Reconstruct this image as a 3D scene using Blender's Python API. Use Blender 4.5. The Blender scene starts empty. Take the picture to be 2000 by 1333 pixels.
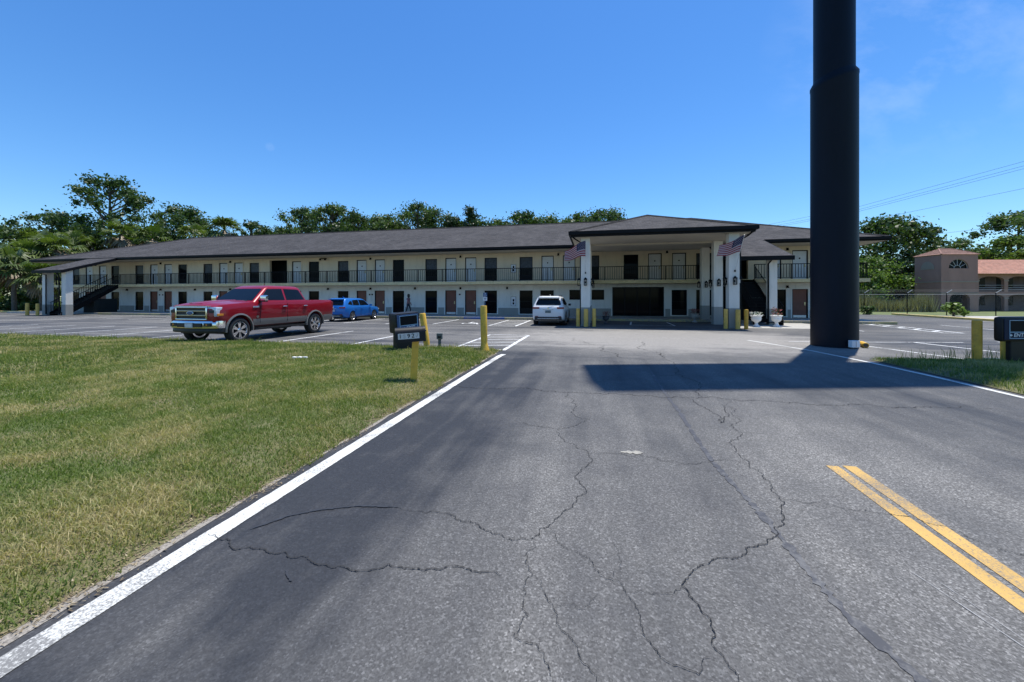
import bpy, bmesh, math, random
import numpy as np
from mathutils import Vector, Matrix

R = math.radians
S = bpy.context.scene
COL = S.collection

# ------------------------------------------------------------------ camera
cam_d = bpy.data.cameras.new('camera')
cam = bpy.data.objects.new('camera', cam_d)
COL.objects.link(cam)
cam.location = (0, 0, 1.65)
cam.rotation_euler = (R(90), 0, R(12))
cam_d.sensor_width = 36
cam_d.lens = 751 / 2000 * 36
cam_d.shift_y = -86.5 / 2000
cam_d.clip_start = 0.05
cam_d.clip_end = 4000
S.camera = cam

# ------------------------------------------------------------------ light
SUN_EL = R(76)
SUN_AZ = math.atan2(.53, .85)            # measured from +Y towards +X
W = bpy.data.worlds.new('World')
S.world = W
W.use_nodes = True
nt = W.node_tree
nt.nodes.clear()
wo = nt.nodes.new('ShaderNodeOutputWorld')
wb = nt.nodes.new('ShaderNodeBackground')
sky = nt.nodes.new('ShaderNodeTexSky')
sky.sky_type = 'NISHITA'
sky.sun_disc = False
sky.sun_elevation = SUN_EL
sky.sun_rotation = SUN_AZ
sky.altitude = 10
sky.air_density = 1.15
sky.dust_density = 0.15
sky.ozone_density = 3.0
# thin wisps of cirrus
tc = nt.nodes.new('ShaderNodeTexCoord')
mp = nt.nodes.new('ShaderNodeMapping')
mp.inputs['Rotation'].default_value = (0, 0, R(35))
mp.inputs['Scale'].default_value = (1.6, 7.0, 5.0)
nz = nt.nodes.new('ShaderNodeTexNoise')
nz.inputs['Scale'].default_value = 1.6
nz.inputs['Detail'].default_value = 8
nz.inputs['Roughness'].default_value = 0.62
cr = nt.nodes.new('ShaderNodeValToRGB')
cr.color_ramp.elements[0].position = 0.44
cr.color_ramp.elements[0].color = (0, 0, 0, 1)
cr.color_ramp.elements[1].position = 0.80
cr.color_ramp.elements[1].color = (.20, .20, .20, 1)
mx = nt.nodes.new('ShaderNodeMix')
mx.data_type = 'RGBA'
mx.inputs[7].default_value = (7.5, 8.0, 8.6, 1)
hs = nt.nodes.new('ShaderNodeHueSaturation')
hs.inputs['Saturation'].default_value = 1.22
nt.links.new(tc.outputs['Generated'], mp.inputs['Vector'])
nt.links.new(mp.outputs['Vector'], nz.inputs['Vector'])
nt.links.new(nz.outputs['Fac'], cr.inputs['Fac'])

nt.links.new(sky.outputs['Color'], hs.inputs['Color'])
tint = nt.nodes.new('ShaderNodeMix'); tint.data_type = 'RGBA'; tint.blend_type = 'MULTIPLY'
tint.inputs[0].default_value = 1.0; tint.inputs[7].default_value = (.68, .87, 1.06, 1)
nt.links.new(hs.outputs['Color'], tint.inputs[6])
nt.links.new(tint.outputs[2], mx.inputs[6])
# two patches of thin cloud: one high on the right, one small puff on the left
def toward(d, lo, hi):
    v = nt.nodes.new('ShaderNodeVectorMath'); v.operation = 'NORMALIZE'; nt.links.new(tc.outputs['Generated'], v.inputs[0])
    q = nt.nodes.new('ShaderNodeVectorMath'); q.operation = 'DOT_PRODUCT'; nt.links.new(v.outputs[0], q.inputs[0]); q.inputs[1].default_value = d
    r = nt.nodes.new('ShaderNodeMapRange'); nt.links.new(q.outputs['Value'], r.inputs[0]); r.inputs[1].default_value = lo; r.inputs[2].default_value = hi
    return r.outputs[0]
pa = nt.nodes.new('ShaderNodeMath'); pa.operation = 'ADD'
nt.links.new(toward((.522, .732, .437), .972, .998), pa.inputs[0]); nt.links.new(toward((-.662, .681, .313), .99994, 1.0), pa.inputs[1])
pb = nt.nodes.new('ShaderNodeMath'); pb.operation = 'MULTIPLY'
nt.links.new(pa.outputs[0], pb.inputs[0])
nt.links.new(mx.outputs[2], wb.inputs['Color'])
nt.links.new(cr.outputs['Color'], pb.inputs[1]); nt.links.new(pb.outputs[0], mx.inputs[0])
wb.inputs['Strength'].default_value = 0.114
nt.links.new(wb.outputs['Background'], wo.inputs['Surface'])

sl = bpy.data.lights.new('sun', 'SUN')
sl.energy = 4.4
sl.angle = R(0.53)
sl.color = (1.0, 0.955, 0.88)
so = bpy.data.objects.new('sun', sl)
COL.objects.link(so)
sd = Vector((math.sin(SUN_AZ) * math.cos(SUN_EL), math.cos(SUN_AZ) * math.cos(SUN_EL), math.sin(SUN_EL)))
so.rotation_euler = sd.to_track_quat('Z', 'Y').to_euler()
so.location = (20, 30, 60)

vs = S.view_settings
vs.view_transform = 'Standard'
vs.look = 'None'
vs.exposure = 0.55
vs.gamma = 1
vs.use_curve_mapping = False

# ------------------------------------------------------------------ materials
def lk(t, a, b): t.links.new(a, b)

def new_mat(name):
    m = bpy.data.materials.new(name)
    m.use_nodes = True
    t = m.node_tree
    p = t.nodes.get('Principled BSDF')
    return m, t, p

def noise(t, scale, detail=4, rough=.55, vec=None, dist=0):
    n = t.nodes.new('ShaderNodeTexNoise')
    n.inputs['Scale'].default_value = scale
    n.inputs['Detail'].default_value = detail
    n.inputs['Roughness'].default_value = rough
    n.inputs['Distortion'].default_value = dist
    if vec is not None: lk(t, vec, n.inputs['Vector'])
    return n.outputs['Fac']

def ramp(t, fac, stops):
    r = t.nodes.new('ShaderNodeValToRGB')
    e = r.color_ramp.elements
    while len(e) < len(stops): e.new(0.5)
    for i, (p, c) in enumerate(stops):
        e[i].position = p
        e[i].color = (c, c, c, 1) if isinstance(c, (int, float)) else (*c, 1)
    lk(t, fac, r.inputs['Fac'])
    return r.outputs['Color']

def mixc(t, f, a, b, mode='MIX'):
    m = t.nodes.new('ShaderNodeMix')
    m.data_type = 'RGBA'
    m.blend_type = mode
    for sock, v in ((m.inputs[0], f), (m.inputs[6], a), (m.inputs[7], b)):
        if hasattr(v, 'links') or hasattr(v, 'is_linked'): lk(t, v, sock)
        elif isinstance(v, (int, float)): sock.default_value = v
        else: sock.default_value = (*v, 1)
    return m.outputs[2]

def mth(t, op, a, b=0.0, c=None):
    m = t.nodes.new('ShaderNodeMath')
    m.operation = op
    vals = [a, b] + ([c] if c is not None else [])
    for i, v in enumerate(vals):
        if hasattr(v, 'is_linked'): lk(t, v, m.inputs[i])
        else: m.inputs[i].default_value = v
    return m.outputs[0]

def bump(t, p, h, strength=.3, dist=.02):
    b = t.nodes.new('ShaderNodeBump')
    b.inputs['Strength'].default_value = strength
    b.inputs['Distance'].default_value = dist
    lk(t, h, b.inputs['Height'])
    lk(t, b.outputs['Normal'], p.inputs['Normal'])

def wpos(t):
    return t.nodes.new('ShaderNodeNewGeometry').outputs['Position']

def vscale(t, v, s):
    m = t.nodes.new('ShaderNodeVectorMath')
    m.operation = 'MULTIPLY'
    lk(t, v, m.inputs[0])
    m.inputs[1].default_value = s
    return m.outputs[0]

MATS = {}
def pm(name, col, rough=.7, var=.12, scale=3.0, bmp=0.0, bscale=60, metal=0.0, spec=.5, coat=0.0, streak=False, dirt=None):
    """painted / plain surface: colour with slow variation, fine relief"""
    if name in MATS: return MATS[name]
    m, t, p = new_mat(name)
    v = wpos(t)
    v2 = vscale(t, v, (1, 1, .25)) if streak else v
    n1 = noise(t, scale, 5, .6, v2)
    lo = tuple(c * (1 - var) for c in col)
    hi = tuple(min(1, c * (1 + var)) for c in col)
    c = mixc(t, ramp(t, n1, [(.3, 0.0), (.7, 1.0)]), lo, hi)
    if dirt:
        n2 = noise(t, scale * 3.1, 6, .65, v2)
        c = mixc(t, ramp(t, n2, [(.52, 0.0), (.72, dirt[1])]), c, dirt[0])
    lk(t, c, p.inputs['Base Color'])
    p.inputs['Roughness'].default_value = rough
    p.inputs['Metallic'].default_value = metal
    p.inputs['Specular IOR Level'].default_value = spec
    if coat:
        p.inputs['Coat Weight'].default_value = coat
        p.inputs['Coat Roughness'].default_value = .04
    if bmp: bump(t, p, noise(t, bscale, 4, .6, v), bmp, .01)
    MATS[name] = m
    return m

def mat_asphalt():
    m, t, p = new_mat('asphalt')
    v = wpos(t)
    sx = t.nodes.new('ShaderNodeSeparateXYZ'); lk(t, v, sx.inputs[0])
    x, y = sx.outputs[0], sx.outputs[1]
    big = noise(t, .22, 4, .6, v, .4)
    mid = noise(t, 1.1, 5, .65, v, .3)
    streaks = noise(t, 1.0, 5, .6, vscale(t, v, (2.2, .16, 1)), .2)
    streaks2 = noise(t, 1.0, 4, .6, vscale(t, v, (.10, 1.5, 1)), .2)
    grit = noise(t, 70, 4, .8, v)
    grit2 = noise(t, 30, 3, .7, v)
    # worn amount: high along the wheel lanes of the drive, low by the sealed left edge
    lane = ramp(t, mth(t, 'MULTIPLY_ADD', x, .1, .5), [(.22, 0.0), (.33, .05), (.46, .62), (.60, .55), (.72, .9), (1.0, .55)])
    neary = ramp(t, mth(t, 'MULTIPLY', y, .1), [(0.0, 1.0), (.38, .9), (.72, .62), (1.0, .75)])
    w = mth(t, 'MULTIPLY', lane, neary)
    w = mth(t, 'ADD', w, mth(t, 'MULTIPLY', mth(t, 'SUBTRACT', mid, .5), .75))
    w = mth(t, 'ADD', w, mth(t, 'MULTIPLY', mth(t, 'SUBTRACT', streaks, .5), 1.0))
    w = mth(t, 'ADD', w, mth(t, 'MULTIPLY', mth(t, 'SUBTRACT', big, .5), .9))
    # the lot beyond the lawn is evenly worn
    lot = ramp(t, mth(t, 'MULTIPLY', y, .05), [(.5, 0.0), (.62, 1.0)])
    wl = mth(t, 'ADD', .46, mth(t, 'ADD', mth(t, 'MULTIPLY', mth(t, 'SUBTRACT', big, .5), 1.6), mth(t, 'MULTIPLY', mth(t, 'SUBTRACT', streaks2, .5), 1.9)))
    w = mth(t, 'ADD', mth(t, 'MULTIPLY', w, mth(t, 'SUBTRACT', 1.0, lot)), mth(t, 'MULTIPLY', wl, lot))
    w.node.use_clamp = True
    dark = (.031, .0335, .039)
    worn = (.185, .180, .170)
    c = mixc(t, w, dark, worn)
    # bleached traffic patch in front of the porte-cochere
    dx = mth(t, 'MULTIPLY', mth(t, 'SUBTRACT', x, 2.6), .125)
    dy = mth(t, 'MULTIPLY', mth(t, 'SUBTRACT', y, 16.2), .2)
    d = mth(t, 'SQRT', mth(t, 'ADD', mth(t, 'MULTIPLY', dx, dx), mth(t, 'MULTIPLY', dy, dy)))
    d = mth(t, 'ADD', d, mth(t, 'ADD', mth(t, 'MULTIPLY', mth(t, 'SUBTRACT', mid, .5), .7), mth(t, 'MULTIPLY', mth(t, 'SUBTRACT', streaks2, .5), 1.2)))
    pale = ramp(t, d, [(.55, 1.0), (1.15, 0.0)])
    c = mixc(t, mth(t, 'MULTIPLY', pale, .75), c, (.30, .285, .26))
    # bright and dark chips
    vo = t.nodes.new('ShaderNodeTexVoronoi'); vo.inputs['Scale'].default_value = 105; lk(t, v, vo.inputs['Vector'])
    vs_ = t.nodes.new('ShaderNodeSeparateXYZ'); lk(t, vo.outputs['Color'], vs_.inputs[0])
    cell = ramp(t, vs_.outputs[0], [(0.0, .25), (.35, .62), (.7, 1.05), (.9, 1.6), (1.0, 2.7)])
    chips = ramp(t, grit, [(.34, .30), (.47, .78), (.58, 1.35), (.70, 3.0)])
    chips2 = ramp(t, grit2, [(.3, .72), (.7, 1.28)])
    cfac = mth(t, 'MULTIPLY_ADD', w, .72, .28)
    cc = mixc(t, 1.0, c, mixc(t, .62, chips, cell), 'MULTIPLY')
    c = mixc(t, cfac, c, cc)
    c = mixc(t, .6, c, mixc(t, 1.0, c, chips2, 'MULTIPLY'))
    # oil spots
    oil = ramp(t, noise(t, 2.3, 3, .5, v), [(.70, 0.0), (.76, .55)])
    c = mixc(t, oil, c, (.03, .03, .032))
    lk(t, c, p.inputs['Base Color'])
    lk(t, ramp(t, w, [(0, .62), (1, .9)]), p.inputs['Roughness'])
    p.inputs['Specular IOR Level'].default_value = .2
    h = mth(t, 'ADD', grit, mth(t, 'MULTIPLY', grit2, 1.5))
    bump(t, p, h, .55, .006)
    return m

def mat_paint(name, col, wear=.5, under=(.06, .06, .065), scale=22, rough=.65, near=0):
    m, t, p = new_mat(name)
    v = wpos(t)
    n = noise(t, scale, 7, .72, v)
    n2 = noise(t, 1.2, 4, .6, v)
    f = mth(t, 'ADD', n, mth(t, 'MULTIPLY', mth(t, 'SUBTRACT', n2, .5), .7))
    if near:   # traffic turning in off the road has scrubbed this end of the line
        sx = t.nodes.new('ShaderNodeSeparateXYZ'); lk(t, v, sx.inputs[0])
        f = mth(t, 'ADD', f, mth(t, 'MULTIPLY', ramp(t, mth(t, 'MULTIPLY', sx.outputs[1], .25), [(.2, 1.0), (.6, .12), (1.0, 0.0)]), near))
    f = ramp(t, f, [(1 - wear - .06, 0.0), (1 - wear + .1, 1.0)])
    tone = ramp(t, noise(t, 3, 5, .6, v), [(.3, .82), (.7, 1.05)])
    c = mixc(t, 1.0, col, tone, 'MULTIPLY')
    c = mixc(t, f, c, under)
    lk(t, c, p.inputs['Base Color'])
    p.inputs['Roughness'].default_value = rough
    bump(t, p, noise(t, 95, 3, .75, v), .35, .004)
    return m

def mat_grass(name, blades):
    m, t, p = new_mat(name)
    v = wpos(t)
    n1 = noise(t, .55, 5, .62, v, .6)
    n2 = noise(t, 2.6, 5, .65, v, .4)
    f = mth(t, 'ADD', mth(t, 'MULTIPLY', n1, .72), mth(t, 'MULTIPLY', n2, .42))
    green1, green2, dry = (.090, .145, .022), (.190, .245, .047), (.45, .38, .19)
    if blades:
        a = t.nodes.new('ShaderNodeAttribute'); a.attribute_name = 'rnd'
        r = a.outputs['Fac']
        g = mixc(t, r, green1, green2)
        f = mth(t, 'ADD', f, mth(t, 'MULTIPLY', mth(t, 'SUBTRACT', r, .5), .34))
        c = mixc(t, ramp(t, f, [(.51, 0.0), (.61, .4), (.75, 1.0)]), g, dry)
        lk(t, c, p.inputs['Base Color'])
        p.inputs['Roughness'].default_value = .55
        p.inputs['Specular IOR Level'].default_value = .35
        tr = t.nodes.new('ShaderNodeBsdfTranslucent')
        lk(t, mixc(t, 1.0, c, (1.1, 1.25, .6), 'MULTIPLY'), tr.inputs['Color'])
        ms = t.nodes.new('ShaderNodeMixShader'); ms.inputs[0].default_value = .35
        out = t.nodes.get('Material Output')
        lk(t, p.outputs[0], ms.inputs[1]); lk(t, tr.outputs[0], ms.inputs[2]); lk(t, ms.outputs[0], out.inputs['Surface'])
    else:
        n3 = noise(t, 45, 4, .7, v)
        g = mixc(t, n3, (.05, .072, .02), (.14, .16, .05))
        dr = mixc(t, n3, (.10, .082, .04), (.27, .225, .12))
        f = mth(t, 'ADD', f, mth(t, 'MULTIPLY', mth(t, 'SUBTRACT', n3, .5), .3))
        c = mixc(t, ramp(t, f, [(.49, 0.0), (.70, 1.0)]), g, dr)
        lk(t, c, p.inputs['Base Color'])
        p.inputs['Roughness'].default_value = .9
        bump(t, p, n3, .7, .03)
    return m

def mat_leaf(name, lo, hi, transl=.3):
    m, t, p = new_mat(name)
    a = t.nodes.new('ShaderNodeAttribute'); a.attribute_name = 'rnd'
    c = mixc(t, a.outputs['Fac'], lo, hi)
    lk(t, c, p.inputs['Base Color'])
    p.inputs['Roughness'].default_value = .5
    p.inputs['Specular IOR Level'].default_value = .4
    tr = t.nodes.new('ShaderNodeBsdfTranslucent')
    lk(t, mixc(t, 1.0, c, (1.1, 1.3, .5), 'MULTIPLY'), tr.inputs['Color'])
    ms = t.nodes.new('ShaderNodeMixShader'); ms.inputs[0].default_value = transl
    out = t.nodes.get('Material Output')
    lk(t, p.outputs[0], ms.inputs[1]); lk(t, tr.outputs[0], ms.inputs[2]); lk(t, ms.outputs[0], out.inputs['Surface'])
    return m

def mat_shingle():
    m, t, p = new_mat('shingle')
    v = wpos(t)
    sx = t.nodes.new('ShaderNodeSeparateXYZ'); lk(t, v, sx.inputs[0])
    cb = t.nodes.new('ShaderNodeCombineXYZ')
    lk(t, sx.outputs[0], cb.inputs[0]); lk(t, mth(t, 'MULTIPLY', sx.outputs[2], 2.9), cb.inputs[1])
    b = t.nodes.new('ShaderNodeTexBrick')
    b.inputs['Scale'].default_value = 1.0
    b.inputs['Brick Width'].default_value = .33
    b.inputs['Row Height'].default_value = .15
    b.inputs['Mortar Size'].default_value = .008
    b.inputs['Color1'].default_value = (.040, .0385, .040, 1)
    b.inputs['Color2'].default_value = (.072, .068, .068, 1)
    b.inputs['Mortar'].default_value = (.03, .03, .03, 1)
    b.inputs['Bias'].default_value = 0
    lk(t, cb.outputs[0], b.inputs['Vector'])
    n = noise(t, .5, 6, .65, v)
    n2 = noise(t, 9, 4, .7, v)
    c = mixc(t, 1.0, b.outputs['Color'], ramp(t, n, [(.3, .72), (.7, 1.3)]), 'MULTIPLY')
    c = mixc(t, 1.0, c, ramp(t, n2, [(.3, .7), (.7, 1.3)]), 'MULTIPLY')
    lk(t, c, p.inputs['Base Color'])
    p.inputs['Roughness'].default_value = .92
    p.inputs['Specular IOR Level'].default_value = .2
    bump(t, p, mth(t, 'ADD', b.outputs['Fac'], n2), .6, .02)
    return m

def mat_glass(name, tint=(.004, .005, .007), rough=.05, spec=.06):
    m, t, p = new_mat(name)
    v = wpos(t)
    c = mixc(t, noise(t, 1.5, 3, .5, v), tuple(k * .6 for k in tint), tuple(k * 1.6 for k in tint))
    lk(t, c, p.inputs['Base Color'])
    p.inputs['Roughness'].default_value = rough
    p.inputs['Specular IOR Level'].default_value = spec
    bump(t, p, noise(t, 1.3, 2, .5, v), .04, .02)
    return m

def mat_carpaint(name, col, metal=.35):
    m, t, p = new_mat(name)
    v = wpos(t)
    n = noise(t, 900, 2, .5, v)
    c = mixc(t, n, tuple(k * .85 for k in col), tuple(min(1, k * 1.12) for k in col))
    lk(t, c, p.inputs['Base Color'])
    p.inputs['Metallic'].default_value = metal
    p.inputs['Roughness'].default_value = .32
    p.inputs['Coat Weight'].default_value = .55
    p.inputs['Specular IOR Level'].default_value = .25
    p.inputs['Coat Roughness'].default_value = .03
    return m

def mat_chain():
    m, t, p = new_mat('chain_link')
    v = wpos(t)
    p.inputs['Base Color'].default_value = (.5, .5, .48, 1)
    p.inputs['Metallic'].default_value = 0
    p.inputs['Roughness'].default_value = .5
    sx = t.nodes.new('ShaderNodeSeparateXYZ'); lk(t, v, sx.inputs[0])
    def wire(sign):
        u = mth(t, 'ADD', sx.outputs[0], mth(t, 'MULTIPLY', sx.outputs[2], sign))
        f = mth(t, 'FRACT', mth(t, 'MULTIPLY', u, 12.0))
        return mth(t, 'LESS_THAN', f, .025)
    f = mth(t, 'MAXIMUM', wire(1.0), wire(-1.0))
    tr = t.nodes.new('ShaderNodeBsdfTransparent')
    ms = t.nodes.new('ShaderNodeMixShader')
    out = t.nodes.get('Material Output')
    lk(t, f, ms.inputs[0]); lk(t, tr.outputs[0], ms.inputs[1]); lk(t, p.outputs[0], ms.inputs[2]); lk(t, ms.outputs[0], out.inputs['Surface'])
    return m

M_ASPH = mat_asphalt()
M_WHITE_LINE = mat_paint('white_road_paint', (.66, .66, .62), .455, (.17, .168, .16), 75, .65, .085)
M_LOT_LINE = mat_paint('lot_line_paint', (.74, .75, .74), .44)
M_YEL_LINE = mat_paint('yellow_road_paint', (.52, .32, .08), .485, (.19, .155, .11), 80)
M_BLUE_PAINT = mat_paint('blue_kerb_paint', (.03, .10, .32), .42, (.2, .2, .18))
M_YEL_KERB = mat_paint('yellow_kerb_paint', (.72, .56, .18), .42, (.3, .29, .25), 9)
M_OLIVE_KERB = mat_paint('shaded_yellow_kerb', (.42, .36, .16), .5, (.2, .19, .17), 9)  # worn yellow kerb paint, olive because shade is put into the colour
M_CRACK = pm('crack_fill', (.018, .018, .018), .95, .5, 30)
M_TAR = pm('tar', (.022, .023, .026), .55, .3, 20)
M_SEAM = mat_paint('seam_tar', (.045, .047, .055), .46, (.11, .11, .11), 14)
M_PATCH = mat_paint('pale_patch', (.34, .32, .27), .45, (.1, .1, .1), 30)
M_SCRATCH = mat_paint('scratch', (.33, .33, .33), .42, (.12, .12, .12), 50)
M_GRAVEL = pm('gravel', (.27, .245, .21), .95, .5, 70, .9, 110)
M_LAWN = mat_grass('lawn_soil', False)
M_BLADE = mat_grass('grass_blades', True)
M_FIELD = pm('field_grass', (.105, .135, .04), .9, .4, .8, .4, 20, dirt=((.22, .19, .09), .6))
M_CONC = pm('concrete', (.36, .35, .32), .88, .18, 2.5, .25, 70, dirt=((.2, .19, .17), .5))
M_WALL_LO = pm('stucco_grey', (.69, .69, .65), .88, .07, 1.2, .35, 90, streak=True, dirt=((.40, .40, .36), .35))
M_WALL_UP = pm('stucco_cream', (.71, .60, .44), .88, .07, 1.2, .35, 90, streak=True, dirt=((.45, .38, .27), .35))
M_WAINS = pm('stucco_dado', (.30, .30, .275), .88, .08, 1.5, .35, 90, streak=True)
M_COLM = pm('stucco_column', (.74, .71, .64), .86, .06, 1.5, .3, 90, streak=True, dirt=((.45, .44, .39), .3))
M_SLAB = pm('slab_edge_paint', (.62, .50, .27), .8, .12, 2.5, .15, 50, dirt=((.3, .24, .12), .6))
M_SOFFIT = pm('soffit', (.50, .45, .36), .85, .06, 1.0, .15, 40)
M_FASCIA = pm('fascia_black', (.007, .007, .008), .55, .2, 4, spec=.15)
M_SHING = mat_shingle()
M_IRON = pm('black_iron', (.006, .006, .007), .6, .25, 8, spec=.15)
M_FRAME = pm('dark_frame', (.009, .009, .010), .6, .2, 8, spec=.2)
M_DOOR_W = pm('white_door', (.62, .63, .63), .5, .06, 2.0, dirt=((.4, .4, .4), .3))
M_DOOR_R = pm('rust_door', (.155, .052, .033), .55, .14, 2.5)
M_KICK = pm('steel_plate', (.6, .6, .6), .42, .15, 9, metal=.6)
M_PANE = mat_glass('window_glass')
M_CURTAIN = pm('curtain_behind_glass', (.055, .062, .078), .35, .45, 6, spec=.2)
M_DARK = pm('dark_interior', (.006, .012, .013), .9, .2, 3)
M_BRASS = pm('brass', (.5, .42, .25), .35, .1, 8, metal=.9)
M_LAMPGL = pm('lamp_glass', (.5, .48, .42), .3, .1, 8)
M_YELLOW = pm('yellow_post_paint', (.66, .40, .04), .55, .14, 4, .15, 40, dirt=((.33, .20, .05), .55))
M_YELLOW_D = pm('weathered_yellow_post', (.62, .33, .03), .6, .2, 6, .2, 40, dirt=((.28, .17, .05), .55))
M_YELLOW_P = pm('pale_yellow_post', (.68, .42, .085), .65, .16, 5, .2, 40, dirt=((.34, .25, .13), .5))
M_POLE = pm('navy_steel', (.0024, .0048, .0125), .5, .4, 1.1, .08, 18, spec=.2, streak=True)
M_BLACKPL = pm('black_plastic', (.006, .006, .007), .5, .25, 12, spec=.35)
M_SIGNBLUE = pm('sign_blue', (.025, .075, .19), .4, .12, 5)
M_SIGNLINE = pm('sign_pale_line', (.35, .52, .66), .5, .1, 6)
M_WHITE = pm('white_paint', (.78, .78, .76), .55, .05, 5)
M_SIGNW = pm('sign_white', (.7, .72, .74), .5, .05, 5)
M_NUMBG = pm('number_plate', (.55, .55, .53), .5, .1, 20)
M_NUMFADE = pm('faded_number', (.36, .36, .35), .6, .2, 30)
M_BLACK = pm('black_ink', (.005, .005, .006), .6, .1, 6, spec=.15)
M_GREYBOX = pm('grey_utility', (.10, .115, .11), .6, .15, 6)
M_TYRE = pm('tyre_rubber', (.017, .017, .018), .8, .25, 20, .2, 60)
M_CHROME = pm('chrome', (.72, .72, .73), .12, .04, 5, metal=1.0)
M_ALLOY = pm('alloy', (.55, .55, .57), .25, .08, 8, metal=.95)
M_BRONZE = pm('satin_tan_metal', (.40, .35, .27), .3, .06, 6, metal=.8)
M_TWOTONE = pm('stone_grey_paint', (.17, .155, .14), .4, .06, 5, metal=.2, coat=.5)
M_RED = mat_carpaint('red_paint', (.235, .003, .010), .1)
M_BLUE = mat_carpaint('blue_paint', (.014, .14, .46), .2)
M_WHITECAR = mat_carpaint('white_car_paint', (.68, .69, .70), .0)
M_CARGLASS = mat_glass('car_glass', (.004, .006, .009), .03, .26)
M_CARBLK = pm('black_trim', (.013, .013, .014), .5, .2, 10)
M_SEAMBLK = pm('panel_gap', (.006, .006, .006), .8, .1, 10)
M_LENS = pm('clear_lamp', (.58, .64, .72), .2, .35, 16, metal=.1, coat=1.0)
M_AMBER = pm('amber_lens', (.6, .22, .02), .3, .1, 9)
M_TAIL = pm('red_lens', (.20, .012, .014), .2, .1, 9, coat=.6)
M_PLATE = pm('licence_plate', (.5, .5, .52), .5, .25, 45)
M_BARK = pm('bark', (.10, .08, .06), .95, .35, 6, .7, 25)
M_PALMBARK = pm('palm_bark', (.13, .105, .08), .95, .4, 9, .8, 18)
M_LEAF_A = mat_leaf('leaf_oak', (.024, .052, .013), (.085, .138, .036))
M_LEAF_B = mat_leaf('leaf_mid', (.036, .070, .020), (.125, .182, .056))
M_LEAF_C = mat_leaf('leaf_light', (.065, .12, .020), (.18, .25, .06))
M_LEAF_P = mat_leaf('leaf_pine', (.014, .036, .013), (.055, .095, .034), .15)
M_FROND = mat_leaf('palm_frond', (.035, .070, .014), (.135, .175, .045))
M_FROND_D = mat_leaf('dead_frond', (.13, .09, .05), (.38, .31, .20), .15)
M_REED = mat_leaf('tall_grass', (.14, .135, .06), (.36, .32, .18))
M_TERRA = pm('terracotta_stucco', (.33, .19, .15), .9, .1, 1.2, .3, 60, streak=True)
M_TERRA_L = pm('band_stucco', (.30, .24, .19), .9, .08, 2, .2, 60)
M_TILE = pm('clay_tile', (.46, .235, .165), .88, .3, 2.2, .3, 40, dirt=((.60, .40, .31), .6))
M_TILE_D = pm('weathered_clay_tile', (.24, .135, .105), .88, .28, 3.0, .3, 40, dirt=((.42, .27, .2), .45))
M_FLAG_R = pm('flag_red', (.20, .008, .022), .8, .08, 6)
M_FLAG_W = pm('flag_white', (.36, .34, .39), .8, .05, 6)
M_FLAG_B = pm('flag_blue', (.006, .008, .055), .8, .1, 6)
M_SKIN = pm('skin', (.28, .15, .10), .55, .08, 9)
M_SHIRT = pm('patterned_shirt', (.24, .12, .13), .85, .75, 18)
M_TROUSER = pm('dark_trousers', (.03, .035, .05), .9, .2, 9)
M_HAIR = pm('dark_hair', (.014, .011, .010), .6, .3, 40)
M_GALV = pm('galvanised', (.42, .42, .41), .5, .15, 6, metal=.2)
M_CHAIN = mat_chain()
M_CABLE = pm('cable', (.03, .03, .032), .6, .1, 4)
M_LITTER = pm('paper_litter', (.75, .74, .70), .8, .08, 9)
M_FLOWER_W = pm('white_petals', (.75, .75, .68), .7, .1, 30)
M_FLOWER_R = pm('red_leaves', (.30, .06, .06), .7, .35, 30)
M_POT_D = pm('dark_pot', (.05, .055, .06), .6, .2, 8)

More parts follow.
